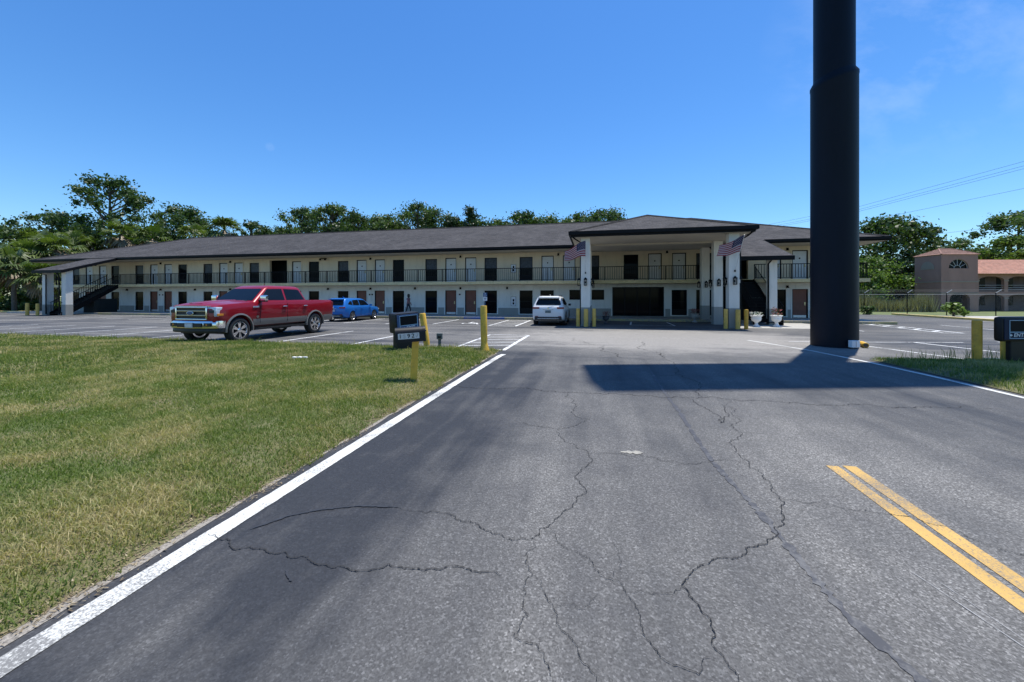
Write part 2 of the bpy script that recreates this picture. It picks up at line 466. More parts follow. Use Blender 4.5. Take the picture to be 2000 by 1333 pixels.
# ------------------------------------------------------------------ builders
class MB:
    def __init__(s): s.v = []; s.f = []; s.m = []
    def add(s, vs, fs, m=0):
        o = len(s.v)
        s.v += [tuple(p) for p in vs]
        for f in fs: s.f.append(tuple(i + o for i in f)); s.m.append(m)
    def box(s, x0, x1, y0, y1, z0, z1, m=0, mat=None):
        vs = [(x0, y0, z0), (x1, y0, z0), (x1, y1, z0), (x0, y1, z0), (x0, y0, z1), (x1, y0, z1), (x1, y1, z1), (x0, y1, z1)]
        if mat is not None: vs = [mat @ Vector(p) for p in vs]
        s.add(vs, [(0, 3, 2, 1), (4, 5, 6, 7), (0, 1, 5, 4), (1, 2, 6, 5), (2, 3, 7, 6), (3, 0, 4, 7)], m)
    def bbox(s, x0, x1, y0, y1, z0, z1, b=.02, m=0, mat=None):
        """box with chamfered edges"""
        bm = bmesh.new()
        bmesh.ops.create_cube(bm, size=1)
        for v in bm.verts:
            v.co = Vector(((x0 + x1) / 2 + v.co.x * (x1 - x0), (y0 + y1) / 2 + v.co.y * (y1 - y0), (z0 + z1) / 2 + v.co.z * (z1 - z0)))
        bmesh.ops.bevel(bm, geom=bm.edges[:], offset=b, segments=2, affect='EDGES', profile=.6)
        bm.verts.index_update()
        vs = [v.co.copy() for v in bm.verts]
        if mat is not None: vs = [mat @ p for p in vs]
        s.add(vs, [[v.index for v in f.verts] for f in bm.faces], m)
        bm.free()
    def poly(s, pts, m=0): s.add(pts, [tuple(range(len(pts)))], m)
    def prism(s, pts, d, m=0):
        """planar polygon pushed along vector d"""
        n = len(pts); d = Vector(d)
        a = [Vector(p) for p in pts]; b = [p + d for p in a]
        s.add(a + b, [tuple(range(n - 1, -1, -1)), tuple(range(n, 2 * n))] + [(i, (i + 1) % n, n + (i + 1) % n, n + i) for i in range(n)], m)
    def tube(s, pts, r, n=8, m=0, cap=True):
        pts = [Vector(p) for p in pts]
        rs = r if isinstance(r, (list, tuple)) else [r] * len(pts)
        rings = []
        ref = None
        for i, p in enumerate(pts):
            d = (pts[min(i + 1, len(pts) - 1)] - pts[max(i - 1, 0)]).normalized()
            if ref is None: ref = Vector((1, 0, 0)) if abs(d.z) > .8 else Vector((0, 0, 1))
            a = d.cross(ref).normalized(); b = d.cross(a).normalized(); ref = a.cross(d)
            ref = ref if ref.length > .1 else Vector((0, 0, 1))
            rings.append([p + (a * math.cos(2 * math.pi * k / n) + b * math.sin(2 * math.pi * k / n)) * rs[i] for k in range(n)])
        vs = [q for g in rings for q in g]
        fs = [(i * n + k, i * n + (k + 1) % n, (i + 1) * n + (k + 1) % n, (i + 1) * n + k) for i in range(len(pts) - 1) for k in range(n)]
        if cap: fs += [tuple(range(n - 1, -1, -1)), tuple((len(pts) - 1) * n + k for k in range(n))]
        s.add(vs, fs, m)
    def lathe(s, prof, n=24, m=0, c=(0, 0, 0), axis='Z', mat=None, close=False, caps=True):
        vs = []
        for (r, h) in prof:
            for k in range(n):
                a = 2 * math.pi * k / n
                if axis == 'Z': q = (c[0] + r * math.cos(a), c[1] + r * math.sin(a), c[2] + h)
                else: q = (c[0] + r * math.cos(a), c[1] + h, c[2] + r * math.sin(a))
                vs.append(mat @ Vector(q) if mat is not None else q)
        L = len(prof)
        fs = [(i * n + k, i * n + (k + 1) % n, (i + 1) * n + (k + 1) % n, (i + 1) * n + k) for i in range(L - 1) for k in range(n)]
        if close: fs += [((L - 1) * n + k, (L - 1) * n + (k + 1) % n, (k + 1) % n, k) for k in range(n)]
        elif caps: fs += [tuple(range(n - 1, -1, -1)), tuple((L - 1) * n + k for k in range(n))]
        s.add(vs, fs, m)
    def loft(s, rings, m=0, caps=True):
        n = len(rings[0])
        vs = [q for g in rings for q in g]
        fs = [(i * n + k, i * n + (k + 1) % n, (i + 1) * n + (k + 1) % n, (i + 1) * n + k) for i in range(len(rings) - 1) for k in range(n)]
        if caps: fs += [tuple(range(n - 1, -1, -1)), tuple((len(rings) - 1) * n + k for k in range(n))]
        s.add(vs, fs, m)
    def mesh(s, name, mats, smooth=None, fix=True):
        me = bpy.data.meshes.new(name)
        me.from_pydata(s.v, [], s.f)
        for mt in (mats if isinstance(mats, (list, tuple)) else [mats]): me.materials.append(mt)
        me.polygons.foreach_set('material_index', s.m)
        if fix:
            bm = bmesh.new(); bm.from_mesh(me)
            bmesh.ops.recalc_face_normals(bm, faces=bm.faces[:])
            bm.to_mesh(me); bm.free()
        if smooth is not None:
            me.polygons.foreach_set('use_smooth', [True] * len(me.polygons))
            me.set_sharp_from_angle(angle=R(smooth))
        me.update()
        return me
    def build(s, name, mats, parent=None, smooth=None, world=False, loc=None):
        if world and parent is not None:
            o = root_loc(parent)
            s.v = [(p[0] - o[0], p[1] - o[1], p[2] - o[2]) for p in s.v]
        return obj(name, s.mesh(name, mats, smooth), parent, loc)

def root_loc(o):
    while o.parent is not None: o = o.parent
    return o.location.copy()

def obj(name, me, parent=None, loc=None):
    o = bpy.data.objects.new(name, me)
    COL.objects.link(o)
    if parent is not None: o.parent = parent
    if loc is not None: o.location = loc
    return o

def tag(o, label, cat, group=None):
    o['label'] = label; o['category'] = cat
    if group: o['group'] = group
    return o

def thing(name, label, cat, loc=(0, 0, 0), rz=0, group=None):
    o = bpy.data.objects.new(name, None)
    COL.objects.link(o)
    o.empty_display_size = .3
    o.location = loc; o.rotation_euler = (0, 0, rz)
    return tag(o, label, cat, group)

def struct(o, kind='structure'):
    o['kind'] = kind
    return o

def copy_tree(o, parent=None):
    c = o.copy(); COL.objects.link(c); c.parent = parent
    for ch in list(o.children): copy_tree(ch, c)
    return c

def evaluated(o):
    dg = bpy.context.evaluated_depsgraph_get(); dg.update()
    me = bpy.data.meshes.new_from_object(o.evaluated_get(dg))
    o.modifiers.clear(); o.data = me
    return o

def text_mesh(txt, size, mat, name='lettering', shear=0.0, extrude=.002):
    cu = bpy.data.curves.new(name, 'FONT')
    cu.body = txt; cu.size = size; cu.align_x = 'CENTER'; cu.align_y = 'CENTER'; cu.shear = shear; cu.extrude = extrude
    cu.offset = size * .012
    o = bpy.data.objects.new(name, cu); COL.objects.link(o)
    dg = bpy.context.evaluated_depsgraph_get(); dg.update()
    me = bpy.data.meshes.new_from_object(o.evaluated_get(dg))
    bpy.data.objects.remove(o); bpy.data.curves.remove(cu)
    me.materials.clear(); me.materials.append(mat)
    return me

def text_on(parent, txt, size, mat, loc, rot=(R(90), 0, 0), shear=0.0, sx=1.0):
    o = obj('lettering', text_mesh(txt, size, mat, shear=shear), parent)
    o.location = loc; o.rotation_euler = rot; o.scale = (sx, 1, 1)
    return o

def raw_mesh(name, verts, faces, mats, attr=None, midx=None):
    """fast path for large numpy meshes; faces all of one size"""
    me = bpy.data.meshes.new(name)
    k = faces.shape[1]; nf = len(faces)
    me.vertices.add(len(verts)); me.vertices.foreach_set('co', verts.astype(np.float32).ravel())
    me.loops.add(nf * k); me.loops.foreach_set('vertex_index', faces.astype(np.int32).ravel())
    me.polygons.add(nf)
    me.polygons.foreach_set('loop_start', np.arange(0, nf * k, k, dtype=np.int32))
    me.polygons.foreach_set('loop_total', np.full(nf, k, dtype=np.int32))
    for mt in mats: me.materials.append(mt)
    if midx is not None: me.polygons.foreach_set('material_index', midx.astype(np.int32))
    me.update(calc_edges=True)
    if attr is not None:
        a = me.attributes.new('rnd', 'FLOAT', 'POINT')
        a.data.foreach_set('value', attr.astype(np.float32))
    me.validate()
    return me

# ================================================================== GROUND
EYE = (.978, .208)
def sheet(name, pts, z, mat, kind='structure', parent=None):
    mb = MB(); mb.poly([(x, y, z) for x, y in pts])
    o = mb.build(name, mat, parent)
    if kind: o['kind'] = kind
    return o

sheet('ground', [(-1500, -1500), (1500, -1500), (1500, 1500), (-1500, 1500)], -.06, M_FIELD)
LOT = sheet('parking_lot', [(-75, -40), (26.3, -40), (26.3, 41.8), (-75, 41.8)], 0, M_ASPH)
sheet('neighbour_lot', [(27.4, 22), (90, 22), (90, 41), (27.4, 41)], -.02, M_CONC)

def mark(name, mb, mat):
    return mb.build(name, mat, LOT)

def line(x0, y0, x1, y1, w=.1, z=.004, mat=None, name='painted_line'):
    d = Vector((x1 - x0, y1 - y0)).normalized(); n = Vector((-d.y, d.x)) * w / 2
    mb = MB(); mb.poly([(x0 + n.x, y0 + n.y, z), (x0 - n.x, y0 - n.y, z), (x1 - n.x, y1 - n.y, z), (x1 + n.x, y1 + n.y, z)])
    return mark(name, mb, mat or M_LOT_LINE)

def ribbon(name, pts, w, z, mat, jag=0.0, sub=1, seed=0, taper=True):
    rng = random.Random(seed)
    P = []
    def mid(a, b, dep):
        L = math.hypot(b[0] - a[0], b[1] - a[1])
        if dep == 0 or L < .012: P.append(a); return
        k = jag * L * rng.uniform(-1, 1)
        m = ((a[0] + b[0]) / 2 - (b[1] - a[1]) / L * k, (a[1] + b[1]) / 2 + (b[0] - a[0]) / L * k)
        mid(a, m, dep - 1); mid(m, b, dep - 1)
    for (a, b) in zip(pts[:-1], pts[1:]): mid(a, b, sub)
    P.append(pts[-1])
    vs = []; fs = []
    for i, p in enumerate(P):
        q = P[min(i + 1, len(P) - 1)]; o = P[max(i - 1, 0)]
        d = Vector((q[0] - o[0], q[1] - o[1]))
        d = d.normalized() if d.length > 1e-6 else Vector((1, 0))
        e = min(i, len(P) - 1 - i) / max(1, len(P) * .12)
        ww = w * rng.uniform(.3, 1.35) * (min(1, .35 + e) if taper else 1)
        if not taper: ww = w * rng.uniform(.95, 1.05)
        n = Vector((-d.y, d.x)) * ww / 2
        vs += [(p[0] + n.x, p[1] + n.y, z), (p[0] - n.x, p[1] - n.y, z)]
    for i in range(len(P) - 1): fs.append((2 * i, 2 * i + 1, 2 * i + 3, 2 * i + 2))
    mb = MB(); mb.add(vs, fs)
    return mark(name, mb, mat)

# drive edge lines, centre line
ribbon('painted_line', [(-2.58, -12), (-2.58, 0), (-2.58, 2.2), (-2.58, 5), (-2.58, 8), (-2.56, 10.4), (-2.52, 10.72)], .145, .004, M_WHITE_LINE, .0006, 5, 3, False)
ribbon('painted_line', [(6.9, -12), (6.88, 4), (6.86, 8), (6.86, 9.6), (6.78, 11.2), (6.5, 13.4), (6.1, 14.9), (5.7, 16.1)], .11, .004, M_WHITE_LINE, .001, 4, 4, False)
line(2.27, 4.31, 2.05, -9, .105, .004, M_YEL_LINE)
line(2.43, 4.34, 2.21, -9, .115, .004, M_YEL_LINE)
# stalls along the motel
for x in (-12.4, -15.3, -18.2, -21.1, -24.0, -26.9, -29.8, -32.7, -35.6, -38.5, -41.4): line(x, 21.3, x, 26.2)
line(-9.5, 21.7, -9.5, 26.3)
line(-5.85, 21.1, -5.85, 26.5); line(-4.3, 21.1, -4.3, 26.5, .14); line(-5.85, 26.45, -4.3, 26.45); line(-5.85, 21.15, -4.3, 21.15)
for k in range(4): line(-5.75, 22.0 + k * 1.1, -4.4, 22.75 + k * 1.1, .12, .0045)
line(-.9, 21.6, -.9, 26.3)
# stalls along the lawn
for x in (-8.2, -11.3, -14.3, -17.3, -20.3, -23.3, -26.3, -29.3, -32.3): line(x, 11.6, x, 16.5)
line(-4.4, 11.75, -4.4, 16.25); line(-2.72, 11.5, -2.72, 16.25, .13); line(-4.4, 16.22, -2.72, 16.22); line(-4.4, 11.85, -2.75, 11.6)
for k in range(4): line(-4.33, 12.35 + k * .92, -2.79, 12.75 + k * .92, .09, .0045)
# wheelchair pictogram in the wide bay
mb = MB()
def arcpts(cx, cy, r0, r1, a0, a1, n=16):
    for i in range(n):
        p = []
        for (r, a) in ((r0, a0 + (a1 - a0) * i / n), (r1, a0 + (a1 - a0) * i / n), (r1, a0 + (a1 - a0) * (i + 1) / n), (r0, a0 + (a1 - a0) * (i + 1) / n)):
            p.append((cx + r * math.cos(a), cy + r * math.sin(a), .004))
        mb.poly(p)
arcpts(-7.55, 22.65, .34, .44, R(150), R(395))
arcpts(-7.62, 23.75, 0.02, .14, 0, R(360), 10)
mb.poly([(-7.68, 23.55, .004), (-7.54, 23.55, .004), (-7.50, 22.8, .004), (-7.66, 22.8, .004)])
mb.poly([(-7.5, 22.93, .0045), (-7.5, 22.8, .0045), (-7.05, 22.8, .0045), (-7.05, 22.93, .0045)])
mb.poly([(-7.12, 22.79, .004), (-7.0, 22.79, .004), (-6.78, 22.2, .004), (-6.92, 22.2, .004)])
mb.poly([(-7.54, 23.32, .0046), (-7.54, 23.2, .0046), (-7.15, 23.2, .0046), (-7.15, 23.32, .0046)])
mark('wheelchair_symbol', mb, M_LOT_LINE)
# right-hand side of the lot
line(8.85, 15.3, 9.65, 12.2); line(11.3, 16.6, 11.9, 13.6); line(14.4, 17.4, 15.0, 14.4)
line(15.6, 21.2, 15.9, 27.4, .12); line(16.35, 21.2, 16.65, 27.4, .12); line(15.6, 21.2, 16.35, 21.2, .12)
for k in range(5): line(15.66 + k * .05, 21.9 + k * 1.15, 16.36 + k * .05, 22.5 + k * 1.15, .16, .0045)
line(12.6, 21.4, 12.6, 26.4); line(19.4, 21.4, 19.7, 27)
line(7.0, 15.9, 13.0, 16.9, .07)
# faint bays under the canopy
line(2.1, 23.4, 2.4, 26.3); line(4.5, 23.2, 4.6, 26.4); line(2.1, 23.4, 4.5, 23.2); line(7.75, 22.4, 7.9, 25.6)

# cracks, tar, seam
CR = [
 ([(-2.62, 2.17), (-2.38, 2.12), (-2.16, 2.11), (-2.07, 2.1), (-1.94, 2.12), (-1.77, 2.11), (-1.6, 2.07), (-1.38, 2.07), (-1.34, 2.08), (-1.23, 2.16), (-1.09, 2.15), (-0.94, 2.18), (-0.78, 2.23), (-0.69, 2.21), (-0.53, 2.21)], .013),
 ([(-1.49, 2.76), (-1.26, 2.73), (-0.95, 2.68), (-0.74, 2.61), (-0.54, 2.54), (-0.41, 2.58), (-0.29, 2.8), (-0.24, 2.92), (-0.16, 3.06), (-0.06, 3.28), (-0.09, 3.4), (-0.17, 3.58), (-0.11, 3.68), (-0.06, 3.81), (-0.05, 4.08), (-0.07, 4.19), (-0.19, 4.3), (-0.31, 4.38), (-0.41, 4.59), (-0.45, 4.8)], .010),
 ([(-0.05, 5.27), (-0.19, 5.07), (-0.31, 4.88), (-0.45, 4.8), (-0.63, 4.83), (-0.77, 4.86), (-0.98, 4.94)], .010),
 ([(-0.42, 6.69), (-0.3, 6.12), (-0.28, 5.72), (-0.22, 5.34), (-0.05, 5.27)], .012),
 ([(-2.8, 6.73), (-2.44, 6.72), (-2.19, 6.69), (-1.59, 6.7), (-1.19, 6.86), (-0.91, 6.73), (-0.42, 6.69), (0.01, 6.71), (0.71, 6.68), (1.28, 6.74), (1.7, 6.79), (2.15, 6.76), (2.52, 6.78), (3.11, 6.75), (3.73, 6.77), (4.39, 6.77), (5.01, 6.93), (5.82, 6.94)], .022),
 ([(2.06, 11.95), (1.9, 9.58), (1.71, 8.75), (1.81, 8.61), (1.87, 8.27), (1.92, 7.77), (1.76, 7.26), (1.75, 6.8)], .022),
 ([(1.25, 8.39), (1.46, 8.48), (1.68, 8.69)], .02),
 ([(1.56, 6.67), (1.59, 6.23), (1.68, 5.87), (1.62, 5.47), (1.85, 5.88), (1.93, 6.33), (1.91, 6.44)], .016),
 ([(2.13, 6.69), (1.91, 5.68), (1.73, 5.43), (1.69, 5.0), (1.63, 4.87), (1.49, 4.76), (1.46, 4.49), (1.48, 4.31), (1.5, 4.19), (1.53, 4.0), (1.48, 3.67), (1.49, 3.57), (1.44, 3.4), (1.26, 3.08), (1.07, 2.84), (0.9, 2.68), (0.7, 2.58), (0.6, 2.5), (0.49, 2.35), (0.51, 2.27), (0.55, 2.18), (0.58, 2.04), (0.56, 1.95), (0.59, 1.89), (0.61, 1.82), (0.61, 1.7)], .011),
 ([(1.49, 3.57), (1.77, 3.53), (2.01, 3.46), (2.23, 3.43), (2.36, 3.39), (2.48, 3.34), (2.52, 3.2), (2.59, 3.13), (2.69, 3.08), (2.85, 3.0)], .009),
 ([(-0.05, 4.14), (0.19, 4.18), (0.53, 4.17), (0.74, 4.09), (1.03, 4.1), (1.49, 4.17)], .009),
 ([(-0.35, 2.68), (-0.29, 2.71), (-0.22, 2.57), (-0.1, 2.51), (0.03, 2.35), (0.13, 2.31), (0.19, 2.19), (0.24, 2.01), (0.27, 1.91), (0.35, 1.83), (0.45, 1.81), (0.54, 1.9)], .007),
 ([(-0.4, 2.57), (-0.39, 2.48), (-0.35, 2.25), (-0.37, 2.05), (-0.33, 1.96), (-0.38, 1.83), (-0.27, 1.81), (-0.2, 1.72), (-0.17, 1.6)], .006),
 ([(-0.35, 2.25), (-0.21, 2.03), (-0.1, 1.87), (-0.06, 1.78), (0.03, 1.62)], .006),
 ([(0.2, 2.23), (0.28, 2.24), (0.38, 2.26), (0.49, 2.35)], .005),
 ([(0.10, 2.32), (0.16, 2.5), (0.13, 2.66)], .004),
 ([(-0.21, 2.03), (-0.05, 2.06), (0.02, 2.2)], .004),
 ([(-0.75, 15.67), (-.2, 13.9), (0.3, 12.4), (0.59, 11.64), (0.74, 10.72)], .03),
 ([(1.75, 14.77), (1.7, 13.6), (1.91, 11.92), (1.94, 11.24)], .03),
]
for i, (p, w) in enumerate(CR): ribbon('crack', p, w * .56, .007, M_CRACK, .21, 6, 40 + i)
ribbon('tar_streak', [(-2.38, 2.28), (-2.25, 2.47), (-2.09, 2.59), (-1.81, 2.71), (-1.49, 2.76)], .022, .0065, M_TAR, .02, 4, 7)
ribbon('tar_streak', [(-1.81, 1.98), (-1.76, 1.94), (-1.71, 1.91)], .016, .0065, M_TAR, .03, 2, 8)
ribbon('paving_seam', [(1.25, 9.5), (1.2, 7.3), (1.2, 5.76), (1.16, 4.21), (1.21, 3.63), (1.25, 3.14), (1.26, 2.66), (1.28, 2.31), (1.38, 1.98), (1.45, 1.2)], .06, .004, M_SEAM, .01, 4, 9)
ribbon('pale_patch', [(0.28, 4.23), (0.36, 4.24), (0.44, 4.25), (0.51, 4.26)], .075, .0055, M_PATCH, .02, 2, 11)
ribbon('scratch', [(1.86, 2.75), (1.89, 2.64), (1.97, 2.3), (2.04, 2.0)], .005, .005, M_SCRATCH, .003, 2, 12)
ribbon('scratch', [(1.95, 2.7), (1.98, 2.55), (2.02, 2.32)], .004, .005, M_SCRATCH, .003, 2, 13)

# crumbled edge between the drive and the lawn
rng = np.random.default_rng(5)
mb = MB(); prev = None
N = 70
ys = np.linspace(-3, 10.9, N)
for i, y in enumerate(ys):
    wl = .10 + .18 * max(0, 1 - max(0, y - .3) / 2.6) + rng.uniform(-.03, .03)
    xr = -2.76 + .10 * max(0, 1 - max(0, y - .3) / 2.0) + rng.uniform(-.02, .02)
    a = len(mb.v)
    mb.v += [(xr - wl - .2, y, .0035), (xr, y, .0035)]
    if i: mb.f.append((a - 2, a - 1, a + 1, a)); mb.m.append(0)
struct(mb.build('gravel_edge', M_GRAVEL), 'stuff')

# lawns ---------------------------------------------------------------
def lawn_h(x, y, kind):
    """height of the turf: 0 at the edges, a low crown inside"""
    if kind == 'L':
        e = np.minimum(np.minimum(-2.80 - x, 11.35 - y), 3.0)
        c = np.hypot(np.maximum(0, x + 3.5), np.maximum(0, y - 10.6))
        e = np.minimum(e, .72 - c + .0 * x) if False else e
    else:
        e = np.minimum(np.minimum(x - 7.02 - np.maximum(0, y - 9.5) * .0, 11.8 - y), 3.0)
    e = np.maximum(e, 0)
    h = .145 * (1 - np.exp(-e / .55))
    return h + .018 * np.sin(x * 1.3 + y * .7) * np.sin(y * 1.1 - x * .4) * np.minimum(1, e)

def lawn(name, x0, x1, y0, y1, kind, step=.35):
    xs = np.arange(x0, x1 + 1e-6, step) if kind == 'R' else np.arange(x1, x0 - 1e-6, -step)[::-1]
    ys = np.arange(y1, y0 - 1e-6, -step)[::-1]
    X, Y = np.meshgrid(xs, ys)
    Z = lawn_h(X, Y, kind) + .005
    # ragged rim
    v = np.stack([X, Y, Z], -1).reshape(-1, 3)
    nx, ny = len(xs), len(ys)
    i = np.arange(ny - 1)[:, None] * nx + np.arange(nx - 1)[None, :]
    f = np.stack([i, i + 1, i + nx + 1, i + nx], -1).reshape(-1, 4)
    o = obj(name, raw_mesh(name, v, f, [M_LAWN]))
    o.data.polygons.foreach_set('use_smooth', [True] * len(o.data.polygons))
    return struct(o)
lawn('lawn', -62, -2.80, -14, 11.35, 'L')
lawn('lawn', 7.05, 26.0, 3, 11.8, 'R')

def blades(n, x0, x1, y0, y1, hmin, hmax, w, kind, seed, keep=None, lean=.5):
    g = np.random.default_rng(seed)
    x = g.uniform(x0, x1, n); y = g.uniform(y0, y1, n)
    # clumpy cover
    cl = np.sin(x * 2.1 + 1.3 * np.sin(y * 1.7)) * np.sin(y * 2.3 + 1.1 * np.sin(x * 1.9)) + .6 * np.sin(x * 5.3 + y * 4.1) * np.sin(y * 6.1 - x * 3.3)
    ok = g.uniform(0, 1, n) < .80 + .28 * cl
    if keep is not None: ok &= keep(x, y)
    x, y, cl = x[ok], y[ok], cl[ok]
    n = len(x)
    z = lawn_h(x, y, kind) + .003
    h = g.uniform(hmin, hmax, n) * (1 + .22 * cl) * np.where(g.uniform(0, 1, n) < .03, 1.7, 1)
    a = g.uniform(0, 2 * np.pi, n); la = g.uniform(0, 2 * np.pi, n)
    ll = h * g.uniform(.1, 1, n) * lean * 1.6
    ww = w * g.uniform(.6, 1.3, n)
    ax, ay = np.cos(a) * ww / 2, np.sin(a) * ww / 2
    mxp = np.cos(la) * ll; myp = np.sin(la) * ll
    v = np.empty((n, 5, 3))
    v[:, 0] = np.stack([x - ax, y - ay, z], -1)
    v[:, 1] = np.stack([x + ax, y + ay, z], -1)
    v[:, 2] = np.stack([x + ax * .8 + mxp * .35, y + ay * .8 + myp * .35, z + h * .6], -1)
    v[:, 3] = np.stack([x - ax * .8 + mxp * .35, y - ay * .8 + myp * .35, z + h * .6], -1)
    v[:, 4] = np.stack([x + mxp, y + myp, z + h * g.uniform(.75, 1, n)], -1)
    b = np.arange(n)[:, None] * 5
    f = np.concatenate([b + np.array([0, 1, 2]), b + np.array([0, 2, 3]), b + np.array([3, 2, 4])], 0)
    r = np.repeat(np.clip(.5 + .2 * cl + g.normal(0, .22, n), 0, 1), 5)
    return v.reshape(-1, 3), f, r

def merge(parts):
    V, F, A = [], [], []; o = 0
    for v, f, a in parts: V.append(v); F.append(f + o); A.append(a); o += len(v)
    return np.concatenate(V), np.concatenate(F), np.concatenate(A)

def rag(x, y):   # ragged right rim
    return x < -2.785 + .045 * np.sin(y * 2.3) + .04 * np.sin(y * 7.7 + 1) + .03 * np.sin(y * 19)
gp_ = [
 blades(190000, -7.0, -2.72, .2, 4.6, .022, .055, .0056, 'L', 1, rag, .9),
 blades(150000, -10.5, -2.72, 4.6, 7.6, .028, .062, .0065, 'L', 2, rag, .8),
 blades(45000, -10.5, -7.0, 2.0, 4.6, .03, .065, .0075, 'L', 3, rag, .8),
 blades(120000, -17, -2.72, 7.6, 11.4, .04, .085, .012, 'L', 4, rag),
 blades(50000, -19, -10.5, 3.5, 7.6, .04, .085, .014, 'L', 5, rag),
 blades(55000, -30, -17, 5.5, 11.4, .045, .09, .022, 'L', 6, rag),
 blades(3500, -28, -2.9, 10.9, 11.4, .08, .2, .012, 'L', 7, rag, .4),
 blades(1500, -12, -2.9, 3, 11, .10, .19, .009, 'L', 8, rag, .4),
]
V, F, A = merge(gp_)
struct(obj('grass', raw_mesh('grass', V, F, [M_BLADE], A)), 'stuff')
gr_ = [
 blades(50000, 7.08, 12.5, 5.5, 11.8, .05, .11, .010, 'R', 11),
 blades(9000, 12.5, 20, 7.5, 11.8, .05, .11, .018, 'R', 12),
 blades(260, 7.6, 11.0, 11.2, 11.8, .22, .46, .010, 'R', 13, None, .25),
]
V, F, A = merge(gr_)
struct(obj('grass', raw_mesh('grass', V, F, [M_BLADE], A)), 'stuff')
# dry clippings and crumbs along the drive edge
g = np.random.default_rng(77); n = 5200
y = g.uniform(.2, 10.8, n); x = -2.80 + g.normal(0, .055, n) + .04 * np.sin(y * 5) - .03
x = np.clip(x, -3.1, -2.68); a = g.uniform(0, 6.28, n); L = g.uniform(.008, .045, n); w = g.uniform(.002, .006, n)
z = lawn_h(np.minimum(x, -2.8), y, 'L') + .008
c, d = np.cos(a), np.sin(a)
v = np.stack([np.stack([x - d * w, y + c * w, z], -1), np.stack([x + d * w, y - c * w, z], -1), np.stack([x + c * L, y + d * L, z + g.uniform(0, .012, n)], -1)], 1).reshape(-1, 3)
struct(obj('dry_clippings', raw_mesh('dry_clippings', v, np.arange(n * 3).reshape(n, 3), [M_FROND_D], np.repeat(g.uniform(0, 1, n), 3))), 'stuff')
mb = MB()
g = random.Random(3)
for (cx, cy) in ((-6.98, 7.9), (-6.86, 7.93), (-6.76, 7.97)):
    mb.bbox(cx - .06, cx + .06, cy - .04, cy + .04, .17, .22, .018, mat=Matrix.Translation((cx, cy, .19)) @ Matrix.Rotation(g.uniform(-.5, .5), 4, 'Z') @ Matrix.Rotation(g.uniform(-.3, .3), 4, 'X') @ Matrix.Translation((-cx, -cy, -.19)))
tag(mb.build('paper_litter', M_LITTER), 'crumpled white paper litter lying in the grass', 'litter')

# kerbs and sidewalk ----------------------------------------------------
SIDE = MB()
SIDE.box(-57.5, 17.6, 27.15, 30.6, 0.0, .15)
side = struct(SIDE.build('sidewalk', M_CONC))
def kerb(pts, mat, name='kerb', parent=None, w=.15, h=.155, z=0):
    mb = MB()
    for (a, b) in zip(pts[:-1], pts[1:]):
        d = Vector((b[0] - a[0], b[1] - a[1])); L = d.length; ang = math.atan2(d.y, d.x)
        mt = Matrix.Translation((a[0], a[1], z)) @ Matrix.Rotation(ang, 4, 'Z')
        mb.bbox(0, L, -w / 2, w / 2, 0, h, .02, mat=mt)
    return mb.build(name, mat, parent)
for (a, b, mt) in ((-45.2, -9.4, M_OLIVE_KERB), (-9.4, -6.3, M_BLUE_PAINT), (-6.3, 7.4, M_OLIVE_KERB), (11.3, 17.6, M_OLIVE_KERB)):
    kerb([(a + .003, 27.08), (b - .003, 27.08)], mt, 'kerb', side)
struct(kerb([(26.25, 11), (26.2, 24), (26.25, 34), (26.45, 38.5), (26.9, 41.8)], M_YEL_KERB, 'kerb', None, .3, .15))
struct(kerb([(-75, 26.6), (-66, 28.2), (-60, 28.9), (-57.6, 29.0)], M_YEL_KERB, 'kerb', None, .3, .16))
struct(kerb([(-57.6, 29.3), (-49.5, 29.3)], M_CONC, 'kerb', None, .2, .1))
sheet('planting_bed', [(-75, 26.75), (-66, 28.35), (-60, 29.05), (-57.5, 29.1), (-57.5, 60), (-90, 60), (-90, 26.7)], .08, M_LAWN)
sheet('apron', [(7.55, 22.3), (12.9, 22.5), (12.6, 27.0), (7.55, 27.0)], .006, M_CONC)
sheet('back_field', [(-200, 41.8), (200, 41.8), (200, 200), (-200, 200)], -.04, M_FIELD)
struct(kerb([(9.4, 12.05), (10.1, 12.05), (10.6, 12.2)], M_YEL_KERB, 'kerb', None, .13, .09))

# ================================================================== MOTEL
YF = 30.6
motel = thing('motel_building', 'long two storey cream motel with dark shingle roof, upper walkway and entrance canopy', 'motel', (-19.5, 30.6, 0))
XL, XR = -56.3, 17.3
UPD = [-52.4, -50.5, -43.62, -41.8, -35.06, -33.3, -26.83, -20.14, -18.36, -11.77, -10.02, -3.6, -1.9, 4.51, 6.22, 12.5, 14.16]
UPW = [-54.3, -48.75, -45.52, -39.98, -36.88, -31.48, -24.99, -21.98, -16.57, -13.53, -8.29, -5.34, -.12, 2.78, 7.93, 15.95]
LOD = [-52.4, -50.5, -43.62, -41.8, -35.06, -33.3, -26.83, -20.14, -18.36, -11.77, -10.02, 14.16]
LOW = [-54.3, -48.75, -45.52, -39.98, -36.88, -31.48, -24.99, -21.98, -16.57, -13.53, -8.29, -5.34, -3.64, 6.23, 7.93, 12.75, 15.95]
DW, WW = .98, 1.07
up_open = [(x - DW / 2, x + DW / 2, 2.85, 4.92) for x in UPD] + [(x - WW / 2, x + WW / 2, 2.96, 4.86) for x in UPW] + [(-29.76, -27.85, 2.85, 5.05), (8.55, 10.85, 2.85, 5.05)]
lo_open = [(x - DW / 2, x + DW / 2, .15, 2.19) for x in LOD] + [(x - WW / 2, x + WW / 2, .27, 2.16) for x in LOW] + [(-1.88, .79, 1.41, 2.19), (1.4, 5.16, .17, 2.39), (-29.76, -27.85, .15, 2.35), (8.55, 10.85, .15, 2.4)]

